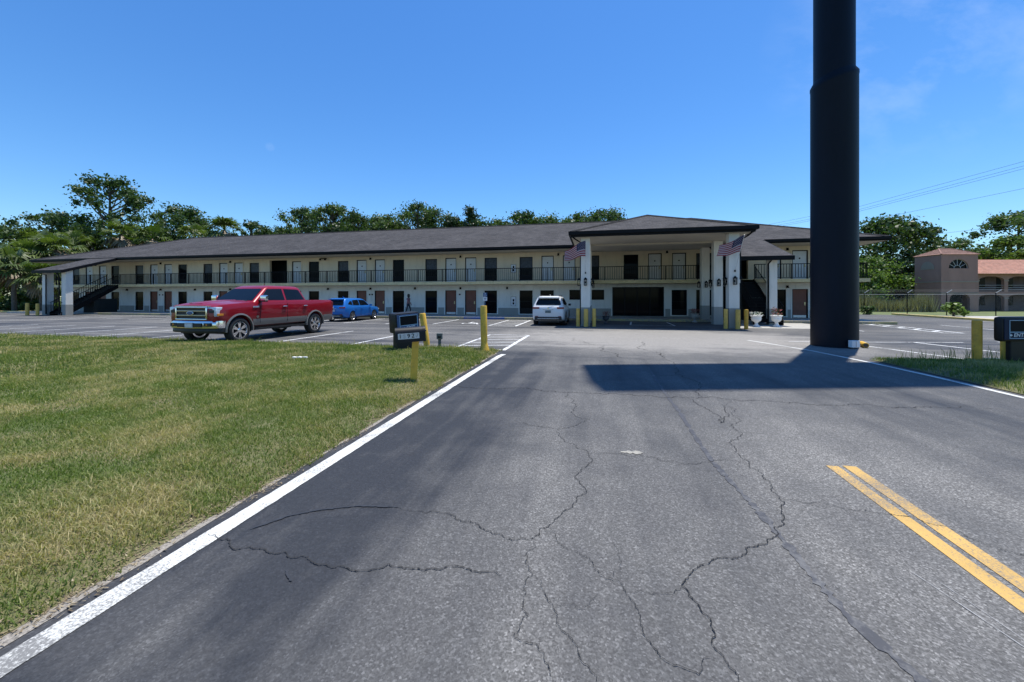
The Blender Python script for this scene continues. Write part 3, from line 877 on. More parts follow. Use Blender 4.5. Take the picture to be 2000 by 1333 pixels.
def pierced(mb, x0, x1, z0, z1, y0, y1, ops, m=0, zcut=None):
    """solid wall made of piers, sills and lintels around its openings"""
    x = x0
    for (a, b, c, d) in sorted(ops):
        mb.box(x, a, y0, y1, z0, z1, m)
        if c > z0 + .01: mb.box(a, b, y0, y1, z0, c, m)
        if d < z1 - .01: mb.box(a, b, y0, y1, d, z1, m)
        x = b
    mb.box(x, x1, y0, y1, z0, z1, m)

mb = MB(); pierced(mb, XL, XR, 2.85, 5.21, YF, YF + .22, up_open); mb.build('upper_wall', M_WALL_UP, motel, world=True)
DADO = .74
lo_hi = [(a, b, max(c, DADO), d) for (a, b, c, d) in lo_open]
lo_lo = [(a, b, c, DADO) for (a, b, c, d) in lo_open if c < DADO]
mb = MB(); pierced(mb, XL, XR, DADO, 2.62, YF, YF + .22, lo_hi); mb.build('lower_wall', M_WALL_LO, motel, world=True)
mb = MB(); pierced(mb, XL, XR, 0, DADO, YF - .012, YF + .22, lo_lo); mb.build('dado', M_WAINS, motel, world=True)
# pale surrounds round the ground floor openings
def surround(a, b, c, d):
    mb = MB(); w = .09
    mb.box(a - w, a, YF - .025, YF + .02, c, d + w); mb.box(b, b + w, YF - .025, YF + .02, c, d + w); mb.box(a, b, YF - .025, YF + .02, d, d + w)
    if c > .2: mb.box(a - w, b + w, YF - .05, YF + .02, c - .06, c)
    return mb.build('trim', M_WALL_LO if d < 2.6 else M_WALL_UP, motel, world=True)
for op in up_open + lo_open: surround(*op)
# side and rear walls
mb = MB()
mb.box(XL, XL + .2, YF + .22, 45.5, 0, 5.21); mb.box(XR - .2, XR, YF + .22, 45.5, 0, 5.21); mb.box(XL + .2, XR - .2, 45.3, 45.5, 0, 5.21)
mb.build('rear_wall', M_WALL_UP, motel, world=True)
mb = MB(); mb.box(XL + .3, XR - .3, YF + 1.6, YF + 1.7, .1, 5.2); mb.build('dark_backing', M_DARK, motel, world=True)  # near-black sheet that paints unlit depth behind the openings

# doors, windows: one of each kind, then copies
def door_proto(white):
    m = M_DOOR_W if white else M_DOOR_R
    mb = MB(); mb.bbox(-DW / 2 + .06, DW / 2 - .06, .06, .105, .01, 2.0, .008)
    d = mb.build('door', m, motel)
    mb = MB(); mb.box(-DW / 2, -DW / 2 + .06, .03, .16, 0, 2.065); mb.box(DW / 2 - .06, DW / 2, .03, .16, 0, 2.065); mb.box(-DW / 2 + .06, DW / 2 - .06, .03, .16, 2.0, 2.065)
    mb.build('frame', M_FRAME, d)
    mb = MB(); mb.bbox(.28, .36, .03, .062, .88, 1.12, .01); mb.tube([(.32, .03, .96), (.32, -.03, .96), (.22, -.035, .96)], .012, 6)
    mb.build('handle', M_BRASS, d)
    if white:
        mb = MB(); mb.lathe([(.055, -.02), (.055, .0)], 12, 0, (0, .06, 1.5), 'Y'); mb.build('number_plaque', M_BLACK, d)
    else:
        mb = MB(); mb.box(-DW / 2 + .09, DW / 2 - .09, .048, .061, .03, .2); mb.build('kick_plate', M_KICK, d)
    return d
def window_proto(curt, low):
    h = 1.9
    mb = MB(); fw = .05
    mb.box(-WW / 2, -WW / 2 + fw, .04, .12, 0, h); mb.box(WW / 2 - fw, WW / 2, .04, .12, 0, h); mb.box(-WW / 2 + fw, WW / 2 - fw, .04, .12, 0, fw); mb.box(-WW / 2 + fw, WW / 2 - fw, .04, .12, h - fw, h)
    mb.box(-WW / 2 + fw, WW / 2 - fw, .05, .11, .98, 1.03)
    w = mb.build('window', M_FRAME, motel)
    mb = MB(); mb.box(-WW / 2 + fw, WW / 2 - fw, .085, .095, fw, .98); mb.build('pane', M_PANE, w)
    mb = MB(); mb.box(-WW / 2 + fw, WW / 2 - fw, .075, .085, 1.03, h - fw); mb.build('pane', M_CURTAIN if curt else M_PANE, w)
    if low:
        mb = MB(); mb.box(-WW / 2 + fw, WW / 2 - fw, .05, .084, fw, .46)
        for k in range(8): mb.box(-WW / 2 + fw + .02, WW / 2 - fw - .02, .042, .05, .08 + k * .045, .1 + k * .045)
        mb.build('cooling_grille', M_FRAME, w)
    return w
def spread(proto, spots):
    for i, p in enumerate(spots):
        o = proto if i == 0 else copy_tree(proto, motel)
        o.location = (p[0] + 19.5, p[1] - 30.6, p[2])
spread(door_proto(True), [(x, YF, 2.855) for x in UPD])
spread(door_proto(False), [(x, YF, .155) for x in LOD])
g = random.Random(8)
wa, wb_, wc = [], [], []
for x in UPW: (wa if g.random() < .5 else wb_).append((x, YF, 2.96))
for x in LOW: (wc if g.random() < .65 else wb_).append((x, YF, .265))
spread(window_proto(True, True), wa); spread(window_proto(False, True), wb_); spread(window_proto(False, False), wc)
# wide office windows
for (a, b) in ((-1.88, -.56), (-.54, .79)):
    mb = MB(); mb.box(a, b, YF + .05, YF + .12, 1.41, 1.46); mb.box(a, b, YF + .05, YF + .12, 2.14, 2.19); mb.box(a, a + .05, YF + .05, YF + .12, 1.46, 2.14); mb.box(b - .05, b, YF + .05, YF + .12, 1.46, 2.14)
    w = mb.build('window', M_FRAME, motel, world=True)
    mb = MB(); mb.box(a + .05, b - .05, YF + .08, YF + .09, 1.46, 2.14); mb.build('pane', M_PANE, w, world=True)
# lobby shopfront: four glazed leaves in a black frame
mb = MB()
mb.box(1.4, 5.16, YF + .03, YF + .13, 2.29, 2.39); mb.box(1.4, 5.16, YF + .03, YF + .13, .17, .24)
for x in (1.4, 2.28, 3.2, 4.12, 5.08): mb.box(x, x + .08, YF + .03, YF + .13, .24, 2.29)
sf = mb.build('shopfront', M_FRAME, motel, world=True)
for x in (1.4, 2.28, 3.2, 4.12):
    mb = MB(); mb.box(x + .08, x + (.92 if x < 4 else .96) - (.04 if x == 1.4 else 0), YF + .07, YF + .08, .24, 2.29); mb.build('pane', M_PANE, sf, world=True)
mb = MB(); mb.tube([(3.14, YF - .01, .95), (3.14, YF - .01, 1.3)], .015, 6); mb.tube([(3.34, YF - .01, .95), (3.34, YF - .01, 1.3)], .015, 6); mb.build('handle', M_IRON, sf, world=True)

# walkway and railings
mb = MB(); mb.box(XL - .6, XR + .15, 29.05, YF, 2.62, 2.85); mb.build('walkway_slab', M_SLAB, motel, world=True)
def rail_panel(x0, x1, y=29.14, z=2.85):
    mb = MB()
    mb.box(x0, x1, y - .02, y + .02, z + .98, z + 1.03); mb.box(x0, x1, y - .015, y + .015, z + .08, z + .11)
    n = max(1, int(round((x1 - x0) / .165)))
    for k in range(n):
        xx = x0 + (k + .5) * (x1 - x0) / n
        mb.box(xx - .013, xx + .013, y - .013, y + .013, z + .11, z + .98)
    mb.box(x0 - .025, x0 + .025, y - .025, y + .025, z, z + 1.03)
    return mb.build('railing_panel', M_IRON, motel, world=True)
for (a, b) in ((-56.8, -47.4), (-45.85, 9.25), (10.75, 17.4)):
    n = int(round((b - a) / 2.15))
    for k in range(n): rail_panel(a + (b - a) * k / n, a + (b - a) * (k + 1) / n - .03)
mb = MB(); mb.box(17.38, 17.42, 29.14, YF, 3.83, 3.88)
for k in range(9): mb.box(17.387, 17.413, 29.25 + k * .16, 29.276 + k * .16, 2.85, 3.83)
mb.build('railing_panel', M_IRON, motel, world=True)

# roofs
SLP = .36
RY, RZ = 38.0, 5.44 + SLP * 9.4
mb = MB()
a, b, c, d = (-57, 28.6, 5.44), (18.2, 28.6, 5.44), (18.2, 47.4, 5.44), (-57, 47.4, 5.44)
e, f = (-47.6, RY, RZ), (8.8, RY, RZ)
mb.poly([a, b, f, e]); mb.poly([c, d, e, f]); mb.poly([b, c, f]); mb.poly([d, a, e])
roof = mb.build('roof', M_SHING, motel, world=True)
mb = MB()
for (p, q) in ((e, f), (a, e), (b, f)):
    mb.tube([(p[0], p[1], p[2] + .0), (q[0], q[1], q[2] + .0)], .09, 6)
mb.build('ridge_cap', M_SHING, roof, world=True)
def shelter_roof(x0, x1):
    zb = 5.44 - SLP * 4.0
    mb = MB(); mb.prism([(x0, 24.6, zb), (x1, 24.6, zb), (x1, 28.597, 5.439), (x0, 28.597, 5.439)], (0, 0, -.05))
    s = mb.build('stair_roof', M_SHING, motel, world=True)
    mb = MB(); mb.box(x0 - .08, x1 + .08, 24.48, 24.6, zb - .26, zb - .02); mb.build('fascia', M_FASCIA, s, world=True)
    for x in (x0 - .08, x1):
        mb = MB(); mb.prism([(x, 24.6, zb - .26), (x, 24.6, zb - .01), (x, 28.46, 5.39), (x, 28.46, 5.15)], (.08, 0, 0)); mb.build('fascia', M_FASCIA, s, world=True)
    mb = MB(); mb.prism([(x0, 24.6, zb - .24), (x1, 24.6, zb - .24), (x1, 28.4, 5.13), (x0, 28.4, 5.13)], (0, 0, .02)); mb.build('soffit', M_SOFFIT, s, world=True)
shelter_roof(-48.7, -45.3); shelter_roof(7.62, 11.0)
def fascia_run(x0, x1, y, z0=5.2, z1=5.455):
    mb = MB(); mb.box(x0, x1, y - .03, y, z0, z1 - .02); mb.box(x0, x1, y - .15, y - .03, z0 + .09, z1)
    return mb.build('fascia', M_FASCIA, motel, world=True)
fascia_run(-57, -48.8, 28.6); fascia_run(-45.2, -1.2, 28.6); fascia_run(11.1, 18.25, 28.6); fascia_run(-48.8, -45.2, 28.62)
mb = MB(); mb.box(18.2, 18.3, 28.6, 47.4, 5.2, 5.455); mb.build('fascia', M_FASCIA, motel, world=True)
mb = MB(); mb.box(-57.1, -57, 28.6, 47.4, 5.2, 5.455); mb.build('fascia', M_FASCIA, motel, world=True)
mb = MB(); mb.box(-56.99, 18.19, 28.605, YF + .1, 5.215, 5.235); mb.box(XR, 18.19, YF + .1, 47.3, 5.215, 5.235); mb.box(-56.99, XL, YF + .1, 47.3, 5.215, 5.235)
mb.build('soffit', M_SOFFIT, motel, world=True)

# entrance canopy
PX0, PX1, PY0 = -1.24, 7.96, 21.45
pz = 5.22; pr = pz + SLP * 4.6; pm_x = (PX0 + PX1) / 2
mb = MB()
A_, B_ = (PX0, PY0, pz), (PX1, PY0, pz)
P_, Q_ = (pm_x, PY0 + 4.6, pr), (pm_x, 28.6 + (pr - 5.44) / SLP + .3, pr)
mb.poly([A_, B_, P_]); mb.poly([A_, P_, Q_, (PX0, 29.2, pz)]); mb.poly([B_, (PX1, 29.2, pz), Q_, P_])
can = mb.build('canopy_roof', M_SHING, motel, world=True)
mb = MB()
for q in (A_, B_): mb.tube([q, P_], .08, 6)
mb.build('ridge_cap', M_SHING, can, world=True)
mb = MB(); mb.box(PX0, PX1, PY0 - .03, PY0, 4.93, 5.21); mb.box(PX0 - .12, PX1 + .12, PY0 - .15, PY0 - .03, 5.05, 5.235); mb.build('fascia', M_FASCIA, can, world=True)
for (x0, x1, x2) in ((PX0, PX0 + .03, PX0 - .12), (PX1 - .03, PX1, PX1 + .12)):
    mb = MB(); mb.box(x0, x1, PY0, 29.0, 4.93, 5.21); mb.box(min(x2, x0) if x2 < x0 else x1, x0 if x2 < x0 else x2, PY0 - .03, 28.5, 5.05, 5.235); mb.build('fascia', M_FASCIA, can, world=True)
mb = MB(); mb.box(PX0 + .03, PX1 - .03, PY0, 29.0, 4.95, 4.97); mb.build('soffit', M_SOFFIT, can, world=True)
mb = MB(); mb.box(PX0 + .5, PX1 - .5, 24.9, 25.2, 4.86, 4.95); mb.build('beam', M_SOFFIT, can, world=True)

def column(x, y, top, s=.5, dado=1.05, z0=0.0):
    mb = MB(); h = s / 2
    mb.bbox(x - h, x + h, y - h, y + h, dado, top, .015)
    c = mb.build('column', M_COLM, motel, world=True)
    mb = MB(); mb.bbox(x - h - .008, x + h + .008, y - h - .008, y + h + .008, z0, dado, .015); mb.build('dado', M_WAINS, c, world=True)
    return c
def lantern(c, x, y, z, dx, dy):
    mb = MB()
    mb.box(x + dx * .02 - .03, x + dx * .02 + .03, y + dy * .02 - .03, y + dy * .02 + .03, z - .05, z + .05)
    cx, cy = x + dx * .12, y + dy * .12
    mb.box(cx - .085, cx + .085, cy - .085, cy + .085, z + .14, z + .18)
    mb.box(cx - .075, cx + .075, cy - .075, cy + .075, z - .18, z - .14)
    for (sx, sy) in ((-1, -1), (-1, 1), (1, -1), (1, 1)): mb.box(cx + sx * .065 - .012, cx + sx * .065 + .012, cy + sy * .065 - .012, cy + sy * .065 + .012, z - .14, z + .14)
    mb.lathe([(.09, .18), (.02, .27)], 4, 0, (cx, cy, z))
    o = mb.build('lantern', M_IRON, c, world=True)
COLS = [(-.45, 22.1), (-.42, 25.0), (-.4, 28.3), (7.1, 22.05), (7.2, 25.0), (7.38, 28.3)]
for (x, y) in COLS:
    c = column(x, y, 4.95 if y < 28 else 4.95)
    lantern(c, x, y - .25, 2.45, 0, -1); lantern(c, x - .25, y, 2.45, -1, 0); lantern(c, x + .25, y, 2.45, 1, 0)
    mb = MB(); mb.box(x - .27, x + .27, y - .27, y + .27, 2.36, 2.54); mb.build('band', M_COLM, c, world=True)
shc = []
for (x, y) in ((-45.75, 25.2), (-48.1, 25.2), (10.2, 25.2), (8.05, 25.35)):
    shc.append(column(x, y, 4.05, .5 if x < 0 else .42, .95))
def spout(pts, r=.045):
    mb = MB(); mb.tube(pts, r, 8); return mb.build('downspout', M_FASCIA, motel, world=True)
spout([(-1.2, 21.5, 5.0), (-1.0, 21.75, 4.86), (-.72, 22.0, 4.7), (-.72, 22.0, .1)])
spout([(7.9, 21.5, 5.0), (7.75, 21.8, 4.8), (7.47, 22.1, 4.6), (7.47, 22.1, .1)])
spout([(10.1, 24.6, 3.9), (10.0, 24.75, 3.75), (9.9, 24.9, 3.55), (9.9, 24.9, .1)])
spout([(-48.5, 24.55, 3.95), (-48.3, 24.7, 3.75), (-47.75, 24.88, 3.6), (-47.75, 24.88, .1)])
spout([(-46.4, 24.55, 3.95), (-46.3, 24.7, 3.8), (-46.1, 24.85, 3.55), (-46.1, 24.88, .1)])

# stairs
def stairs(x0, x1, closed):
    n = 15; y0, y1 = 24.9, 29.05; rise = 2.85 / (n + 1); run = (y1 - y0) / n
    mb = MB()
    for x in (x0, x1 - .05):
        mb.prism([(x, y0, 0), (x, y0, .28), (x, y1, 2.85), (x, y1, 2.5), (x, y0 + .45, 0)], (.05, 0, 0))
    st = mb.build('staircase', M_IRON, motel, world=True)
    for k in range(n):
        mb = MB(); mb.box(x0 + .05, x1 - .05, y0 + k * run, y0 + (k + 1) * run + .02, (k + 1) * rise - .04, (k + 1) * rise); mb.box(x0 + .05, x1 - .05, y0 + (k + 1) * run - .0, y0 + (k + 1) * run + .015, (k + 1) * rise + .001, (k + 2) * rise - .041); mb.build('tread', M_IRON, st, world=True)
    for x in (x0 + .02, x1 - .02):
        mb = MB(); mb.tube([(x, y0, 1.1), (x, y1, 3.8)], .025, 6)
        for k in range(24):
            t = (k + .5) / 24; zz = .2 + t * 2.65
            mb.box(x - .012, x + .012, y0 + t * (y1 - y0) - .012, y0 + t * (y1 - y0) + .012, zz, zz + .95)
        mb.build('handrail', M_IRON, st, world=True)
    if closed:
        mb = MB(); mb.box(x0 + .06, x1 - .06, 27.2, 29.0, .15, 1.45); mb.build('store_panel', M_DARK, st, world=True)
stairs(-47.35, -45.9, True); stairs(9.3, 10.7, True)

# small fixtures on the walls
def wall_lamp(x, z):
    mb = MB(); mb.bbox(x - .06, x + .06, YF - .13, YF, z - .05, z + .09, .02); mb.lathe([(.10, -.06), (.07, .0), (.02, .05)], 10, 0, (x, YF - .1, z - .03))
    return mb.build('wall_lamp', M_FRAME, motel, world=True)
for x in (-42.7, -34.2, -19.25, -10.9, -2.75, 5.36, 13.35, -51.4):
    wall_lamp(x, 5.0); 
    if not -6 < x < 8: wall_lamp(x, 2.36)
for x in (-6.9, -47.1, -38.4, -23.5, -15.0): wall_lamp(x, 2.36)
mb = MB()
for x in (-24.2, -23.7): mb.lathe([(.1, -.12), (.05, .06)], 10, 0, (x, YF - .2, 5.06)); mb.box(x - .02, x + .02, YF - .2, YF, 5.08, 5.12)
mb.box(-24.25, -23.65, YF - .06, YF, 5.09, 5.15); mb.build('floodlight', M_FRAME, motel, world=True)
for x in (-42.9, -42.5, -19.35, -19.1, -10.98):
    mb = MB(); mb.box(x - .07, x + .07, YF - .02, YF - .001, 1.78, 1.9); mb.build('number_plaque', M_BLACK, motel, world=True)

# framed notices hanging on the wall, signs ----------------------------------
for (z0, z1, lab) in ((3.6, 4.28, 'framed white notice on the upper wall behind the railing'), (.9, 1.66, 'framed white notice on the ground floor wall left of the white SUV')):
    n = thing('framed_notice', lab, 'notice', (-6.38, YF, z0))
    mb = MB(); h = z1 - z0
    mb.box(-.2, .2, -.035, 0, 0, h); mb.build('backing', M_SIGNW, n)
    mb = MB(); mb.box(-.21, -.19, -.045, -.036, 0, h); mb.box(.19, .21, -.045, -.036, 0, h); mb.box(-.19, .19, -.045, -.036, 0, .02); mb.box(-.19, .19, -.045, -.036, h - .02, h); mb.build('frame', M_FRAME, n)
    mb = MB(); mb.box(-.07, .07, -.04, -.0355, .12, .30); mb.box(-.06, .07, -.04, -.0355, .36, .56); mb.build('print', M_BLACK, n)
s = thing('parking_sign', 'blue and white accessible parking sign on a thin dark post', 'sign', (-7.9, 27.6, .15))
mb = MB(); mb.tube([(0, 0, 0), (0, 0, 1.55)], .022, 8); mb.build('post', M_SIGNBLUE, s)
mb = MB(); mb.bbox(-.15, .15, -.045, -.025, 1.5, 1.8, .004); b_ = mb.build('blue_panel', M_SIGNBLUE, s)
mb = MB(); mb.box(-.02, .02, -.05, -.046, 1.66, 1.74)
mb.lathe([(.03, -.0495), (.03, -.046)], 10, 0, (0, 0, 1.765), 'Y')
for i in range(10):
    a0, a1 = R(140 + i * 24), R(140 + (i + 1) * 24)
    mb.poly([(.07 * math.cos(a0), -.048, 1.61 + .07 * math.sin(a0)), (.09 * math.cos(a0), -.048, 1.61 + .09 * math.sin(a0)), (.09 * math.cos(a1), -.048, 1.61 + .09 * math.sin(a1)), (.07 * math.cos(a1), -.048, 1.61 + .07 * math.sin(a1))])
mb.build('wheelchair_symbol', M_SIGNW, b_)
mb = MB(); mb.bbox(-.15, .15, -.045, -.025, 1.2, 1.47, .004); w_ = mb.build('white_panel', M_SIGNW, s)
mb = MB(); mb.box(-.09, .09, -.049, -.046, 1.36, 1.4); mb.box(-.06, .06, -.049, -.046, 1.29, 1.33); mb.build('print', M_SIGNBLUE, w_)

# ================================================================== TALL SIGN
sg = thing('highway_sign_pole', 'huge round navy steel sign pole rising out of the picture beside the drive', 'sign pole', (7.88, 14.86, 0), R(12))
mb = MB()
n = 40
rings = []
for (r, z, tl) in ((.633, 0, 0), (.633, 4.2, 0), (.633, 8.72, .34), (.643, 8.76, .34), (.643, 8.86, .34), (.556, 9.02, .30), (.550, 9.1, .30)):
    rings.append([(r * math.cos(2 * math.pi * k / n), r * math.sin(2 * math.pi * k / n), z + tl * (math.cos(2 * math.pi * k / n) * .5 + .12)) for k in range(n)])
mb.loft(rings); mb.build('sleeve', M_POLE, sg, 40)
mb = MB(); mb.lathe([(.553, 8.6), (.553, 14), (.553, 22.6)], n); mb.build('pole', M_POLE, sg, 40)
mb = MB(); mb.prism([(-5.5, -.45, 20.8), (5.5, -.45, 20.8), (3.9, -.45, 31.2), (-3.9, -.45, 31.2)], (0, .9, 0)); mb.build('sign_cabinet', M_POLE, sg).rotation_euler = (0, 0, R(3))
# junction box and toppled post at its foot
eb = thing('electrical_box', 'small pale grey electrical box fixed low on the sign pole', 'electrical box', (8.02, 14.21, .05), R(14))
mb = MB(); mb.bbox(-.13, .13, -.16, -.02, .0, .22, .012); mb.build('housing', M_SIGNW, eb)
mb = MB(); mb.box(-.004, .004, -.165, -.159, .02, .2); mb.build('door_gap', M_GREYBOX, eb)
mb = MB(); mb.lathe([(.075, -.32), (.085, -.31), (.085, .25), (.08, .26)], 16, 0, (0, 0, 0), 'Y')
fb = mb.build('toppled_bollard', M_YELLOW, None, 40); fb.location = (8.66, 14.75, .088); fb.rotation_euler = (0, 0, R(-20))
tag(fb, 'short yellow post lying on its side at the foot of the sign pole', 'bollard')
mb = MB(); mb.lathe([(.06, -.335), (.06, -.3205)], 14, 0, (0, 0, 0), 'Y'); mb.build('rusty_end', M_BARK, fb)

# ================================================================== POSTS
def bollard(x, y, h, r, label, mat, tilt=(0, 0), flare=False, z=0.0, group=None):
    mb = MB()
    prof = [(r, 0), (r, h - .03), (r * .9, h - .005), (r * .6, h)]
    if flare: prof = [(r * 1.55, 0), (r * 1.45, .06), (r * 1.05, .22), (r * .97, .28), (r, .32), (r, h - .03), (r * .92, h - .005), (r * .6, h)]
    mb.lathe(prof, 18)
    o = mb.build('bollard', mat, None, 35)
    o.location = (x, y, z); o.rotation_euler = (tilt[0], tilt[1], 0)
    return tag(o, label, 'bollard', group)
bollard(-3.14, 10.88, 1.36, .098, 'tall yellow bollard with a flared foot at the corner of the lawn', M_YELLOW, (R(-1), R(-1.5)), True, .03)
bollard(-5.44, 11.95, 1.08, .105, 'leaning yellow bollard behind the black mailbox', M_YELLOW, (R(2), R(-8)), False, .03)
bollard(9.0, 11.35, 1.06, .088, 'shaded yellow bollard left of the right entrance sign', M_YELLOW_D, (0, 0), False, .03)
bollard(10.03, 11.92, 1.1, .088, 'orange yellow bollard half hidden behind the right entrance sign', M_YELLOW, (0, 0), False, .03)
bollard(-.86, 21.75, 1.0, .1, 'pale yellow bollard left of the left canopy column', M_YELLOW_P)
bollard(-.42, 21.62, .98, .12, 'yellow bollard in front of the left canopy column', M_YELLOW_P)
bollard(.02, 21.75, 1.0, .1, 'yellow bollard right of the left canopy column', M_YELLOW_P)
bollard(6.68, 21.75, 1.02, .1, 'yellow bollard left of the right canopy column', M_YELLOW_P)
bollard(7.2, 21.6, 1.0, .11, 'yellow bollard in front of the right canopy column', M_YELLOW_P)
bollard(7.6, 21.65, 1.0, .095, 'yellow bollard right of the right canopy column with dark foot', M_YELLOW_D)
bollard(-48.9, 24.3, 1.1, .12, 'yellow bollard at the far left stair shelter beside the lawn kerb', M_YELLOW_P)
bollard(-47.75, 24.35, 1.05, .11, 'yellow bollard in front of the far left shelter downspout', M_YELLOW_P)

# ================================================================== MAILBOX AND ENTRANCE SIGNS
mbx = thing('mailbox', 'black arched mailbox with a number plate on a leaning yellow post', 'mailbox', (-3.30, 6.66, .12), R(26))
mb = MB(); mb.bbox(-.062, .062, -.062, .062, -.05, .70, .008, mat=Matrix.Rotation(R(3), 4, 'Y')); mb.build('post', M_YELLOW, mbx)
tilt = Matrix.Translation((.04, 0, .70)) @ Matrix.Rotation(R(-3), 4, 'Y')
mb = MB(); pf = [(-.115, 0), (.115, 0), (.115, .16)] + [(.115 * math.cos(R(a)), .16 + .11 * math.sin(R(a))) for a in range(15, 180, 15)] + [(-.115, .16)]
mb.prism([tilt @ Vector((-.36, p[0], p[1])) for p in pf], (tilt.to_3x3() @ Vector((.50, 0, 0)))); bx = mb.build('box', M_BLACKPL, mbx, 30)
mb = MB(); mb.prism([tilt @ Vector((.14, p[0] * 1.06, p[1] * 1.04 - .005)) for p in pf], (tilt.to_3x3() @ Vector((.045, 0, 0)))); dr = mb.build('door', M_BLACKPL, mbx, 30)
mb = MB(); mb.box(.186, .20, -.03, .03, .17, .2, mat=tilt); mb.build('pull', M_GREYBOX, dr)
mb = MB(); mb.box(-.06, .06, -.10, .10, -.03, 0, mat=tilt); mb.build('bracket', M_YELLOW_D, mbx)
mb = MB(); mb.box(-.31, .07, -.119, -.1155, .06, .165, mat=tilt); npl = mb.build('number_plate', M_NUMBG, mbx)
for ch, dx, mt in (('1', -.27, M_BLACK), ('5', -.195, M_NUMFADE), ('9', -.12, M_BLACK), ('2', -.045, M_BLACK), ('7', .03, M_NUMFADE)):
    o = obj('numeral', text_mesh(ch, .105, mt, 'numeral'), npl)
    o.matrix_local = tilt @ Matrix.Translation((dx, -.121, .112)) @ Matrix.Rotation(R(90), 4, 'X')

def entrance_sign(loc, rz, label, txt, w, h, zb, dep, tilt_r, tsize, ped, fm=None):
    s = thing('entrance_sign', label, 'sign', loc, rz)
    T = Matrix.Translation((0, 0, zb)) @ Matrix.Rotation(tilt_r, 4, 'Y')
    mb = MB(); mb.bbox(-w / 2, w / 2, -dep / 2, dep / 2, 0, h, min(.07, h * .13), mat=T); mb.build('cabinet', M_BLACKPL, s, 40)
    mb = MB(); mb.bbox(ped[0], ped[1], -dep * .28, dep * .28, -.1, zb + .03, .02); mb.build('pedestal', M_BLACKPL, s)
    yf = -dep / 2 - .006
    mb = MB(); mb.bbox(-w / 2 + .05, w / 2 - .05, yf, yf + .012, .05, h - .05, .004, mat=T); f_ = mb.build('face', fm or M_SIGNBLUE, s)
    x0, x1 = -w * .32, w * .38
    mb = MB(); mb.box(x0, x1, yf - .003, yf - .001, h * .40, h * .84, mat=T); mb.build('black_panel', M_BLACK, f_)
    mb = MB()
    for (a, b, c, d) in ((x0 - .012, x1 + .012, h * .84, h * .86), (x0 - .012, x1 + .012, h * .375, h * .40), (x0 - .012, x0, h * .40, h * .84), (x1, x1 + .012, h * .40, h * .84), (x0 - .012, x1 + .012, h * .13, h * .15), (x0 - .012, x0, h * .15, h * .375), (x1, x1 + .012, h * .15, h * .375)):
        mb.box(a, b, yf - .004, yf - .001, c, d, mat=T)
    mb.build('border', M_SIGNLINE, f_)
    o = obj('lettering', text_mesh(txt, tsize, M_SIGNW, shear=.15), f_)
    o.matrix_local = T @ Matrix.Translation(((x0 + x1) / 2 + .045, yf - .004, h * .262)) @ Matrix.Rotation(R(90), 4, 'X')
    wd = o.dimensions.x / 2
    mb = MB(); ax = (x0 + x1) / 2 - wd - .005; az = h * .262; k = tsize * .33
    mb.prism([T @ Vector((ax - k, yf - .004, az)), T @ Vector((ax, yf - .004, az + k * .8)), T @ Vector((ax, yf - .004, az + k * .3)), T @ Vector((ax + k * .6, yf - .004, az + k * .3)), T @ Vector((ax + k * .6, yf - .004, az - k * .3)), T @ Vector((ax, yf - .004, az - k * .3)), T @ Vector((ax, yf - .004, az - k * .8))], (0, .003, 0))
    mb.build('arrow', M_SIGNW, f_)
    return s
entrance_sign((-5.35, 10.25, .12), R(52), 'black box sign with a blue face reading exit behind the mailbox', 'EXIT', .74, .58, .50, .50, R(-4), .125, (-.30, .16))
entrance_sign((9.66, 11.2, .05), R(12), 'blue rounded entrance sign with shade in its face colour on the right hand lawn at the picture edge', 'ENTRANCE', .98, .58, .56, .18, 0, .12, (-.24, .38), pm('sign_blue_shaded', (.004, .013, .045), .5, .12, 5, spec=.2))  # face blue darkened: the tall sign's shade is put into its colour
ub = thing('utility_post', 'small grey green utility box on a short stake beside the lawn', 'utility box', (-4.8, 11.5, .04), R(12))
mb = MB(); mb.bbox(-.045, .045, -.035, .035, -.04, .26, .008); mb.build('stake', M_GREYBOX, ub)
mb = MB(); mb.bbox(-.09, .09, -.07, .07, .26, .45, .018); mb.build('box', M_GREYBOX, ub)
mb = MB(); mb.box(-.05, .05, -.074, -.0705, .3, .36); mb.build('cover_plate', M_BLACKPL, ub)

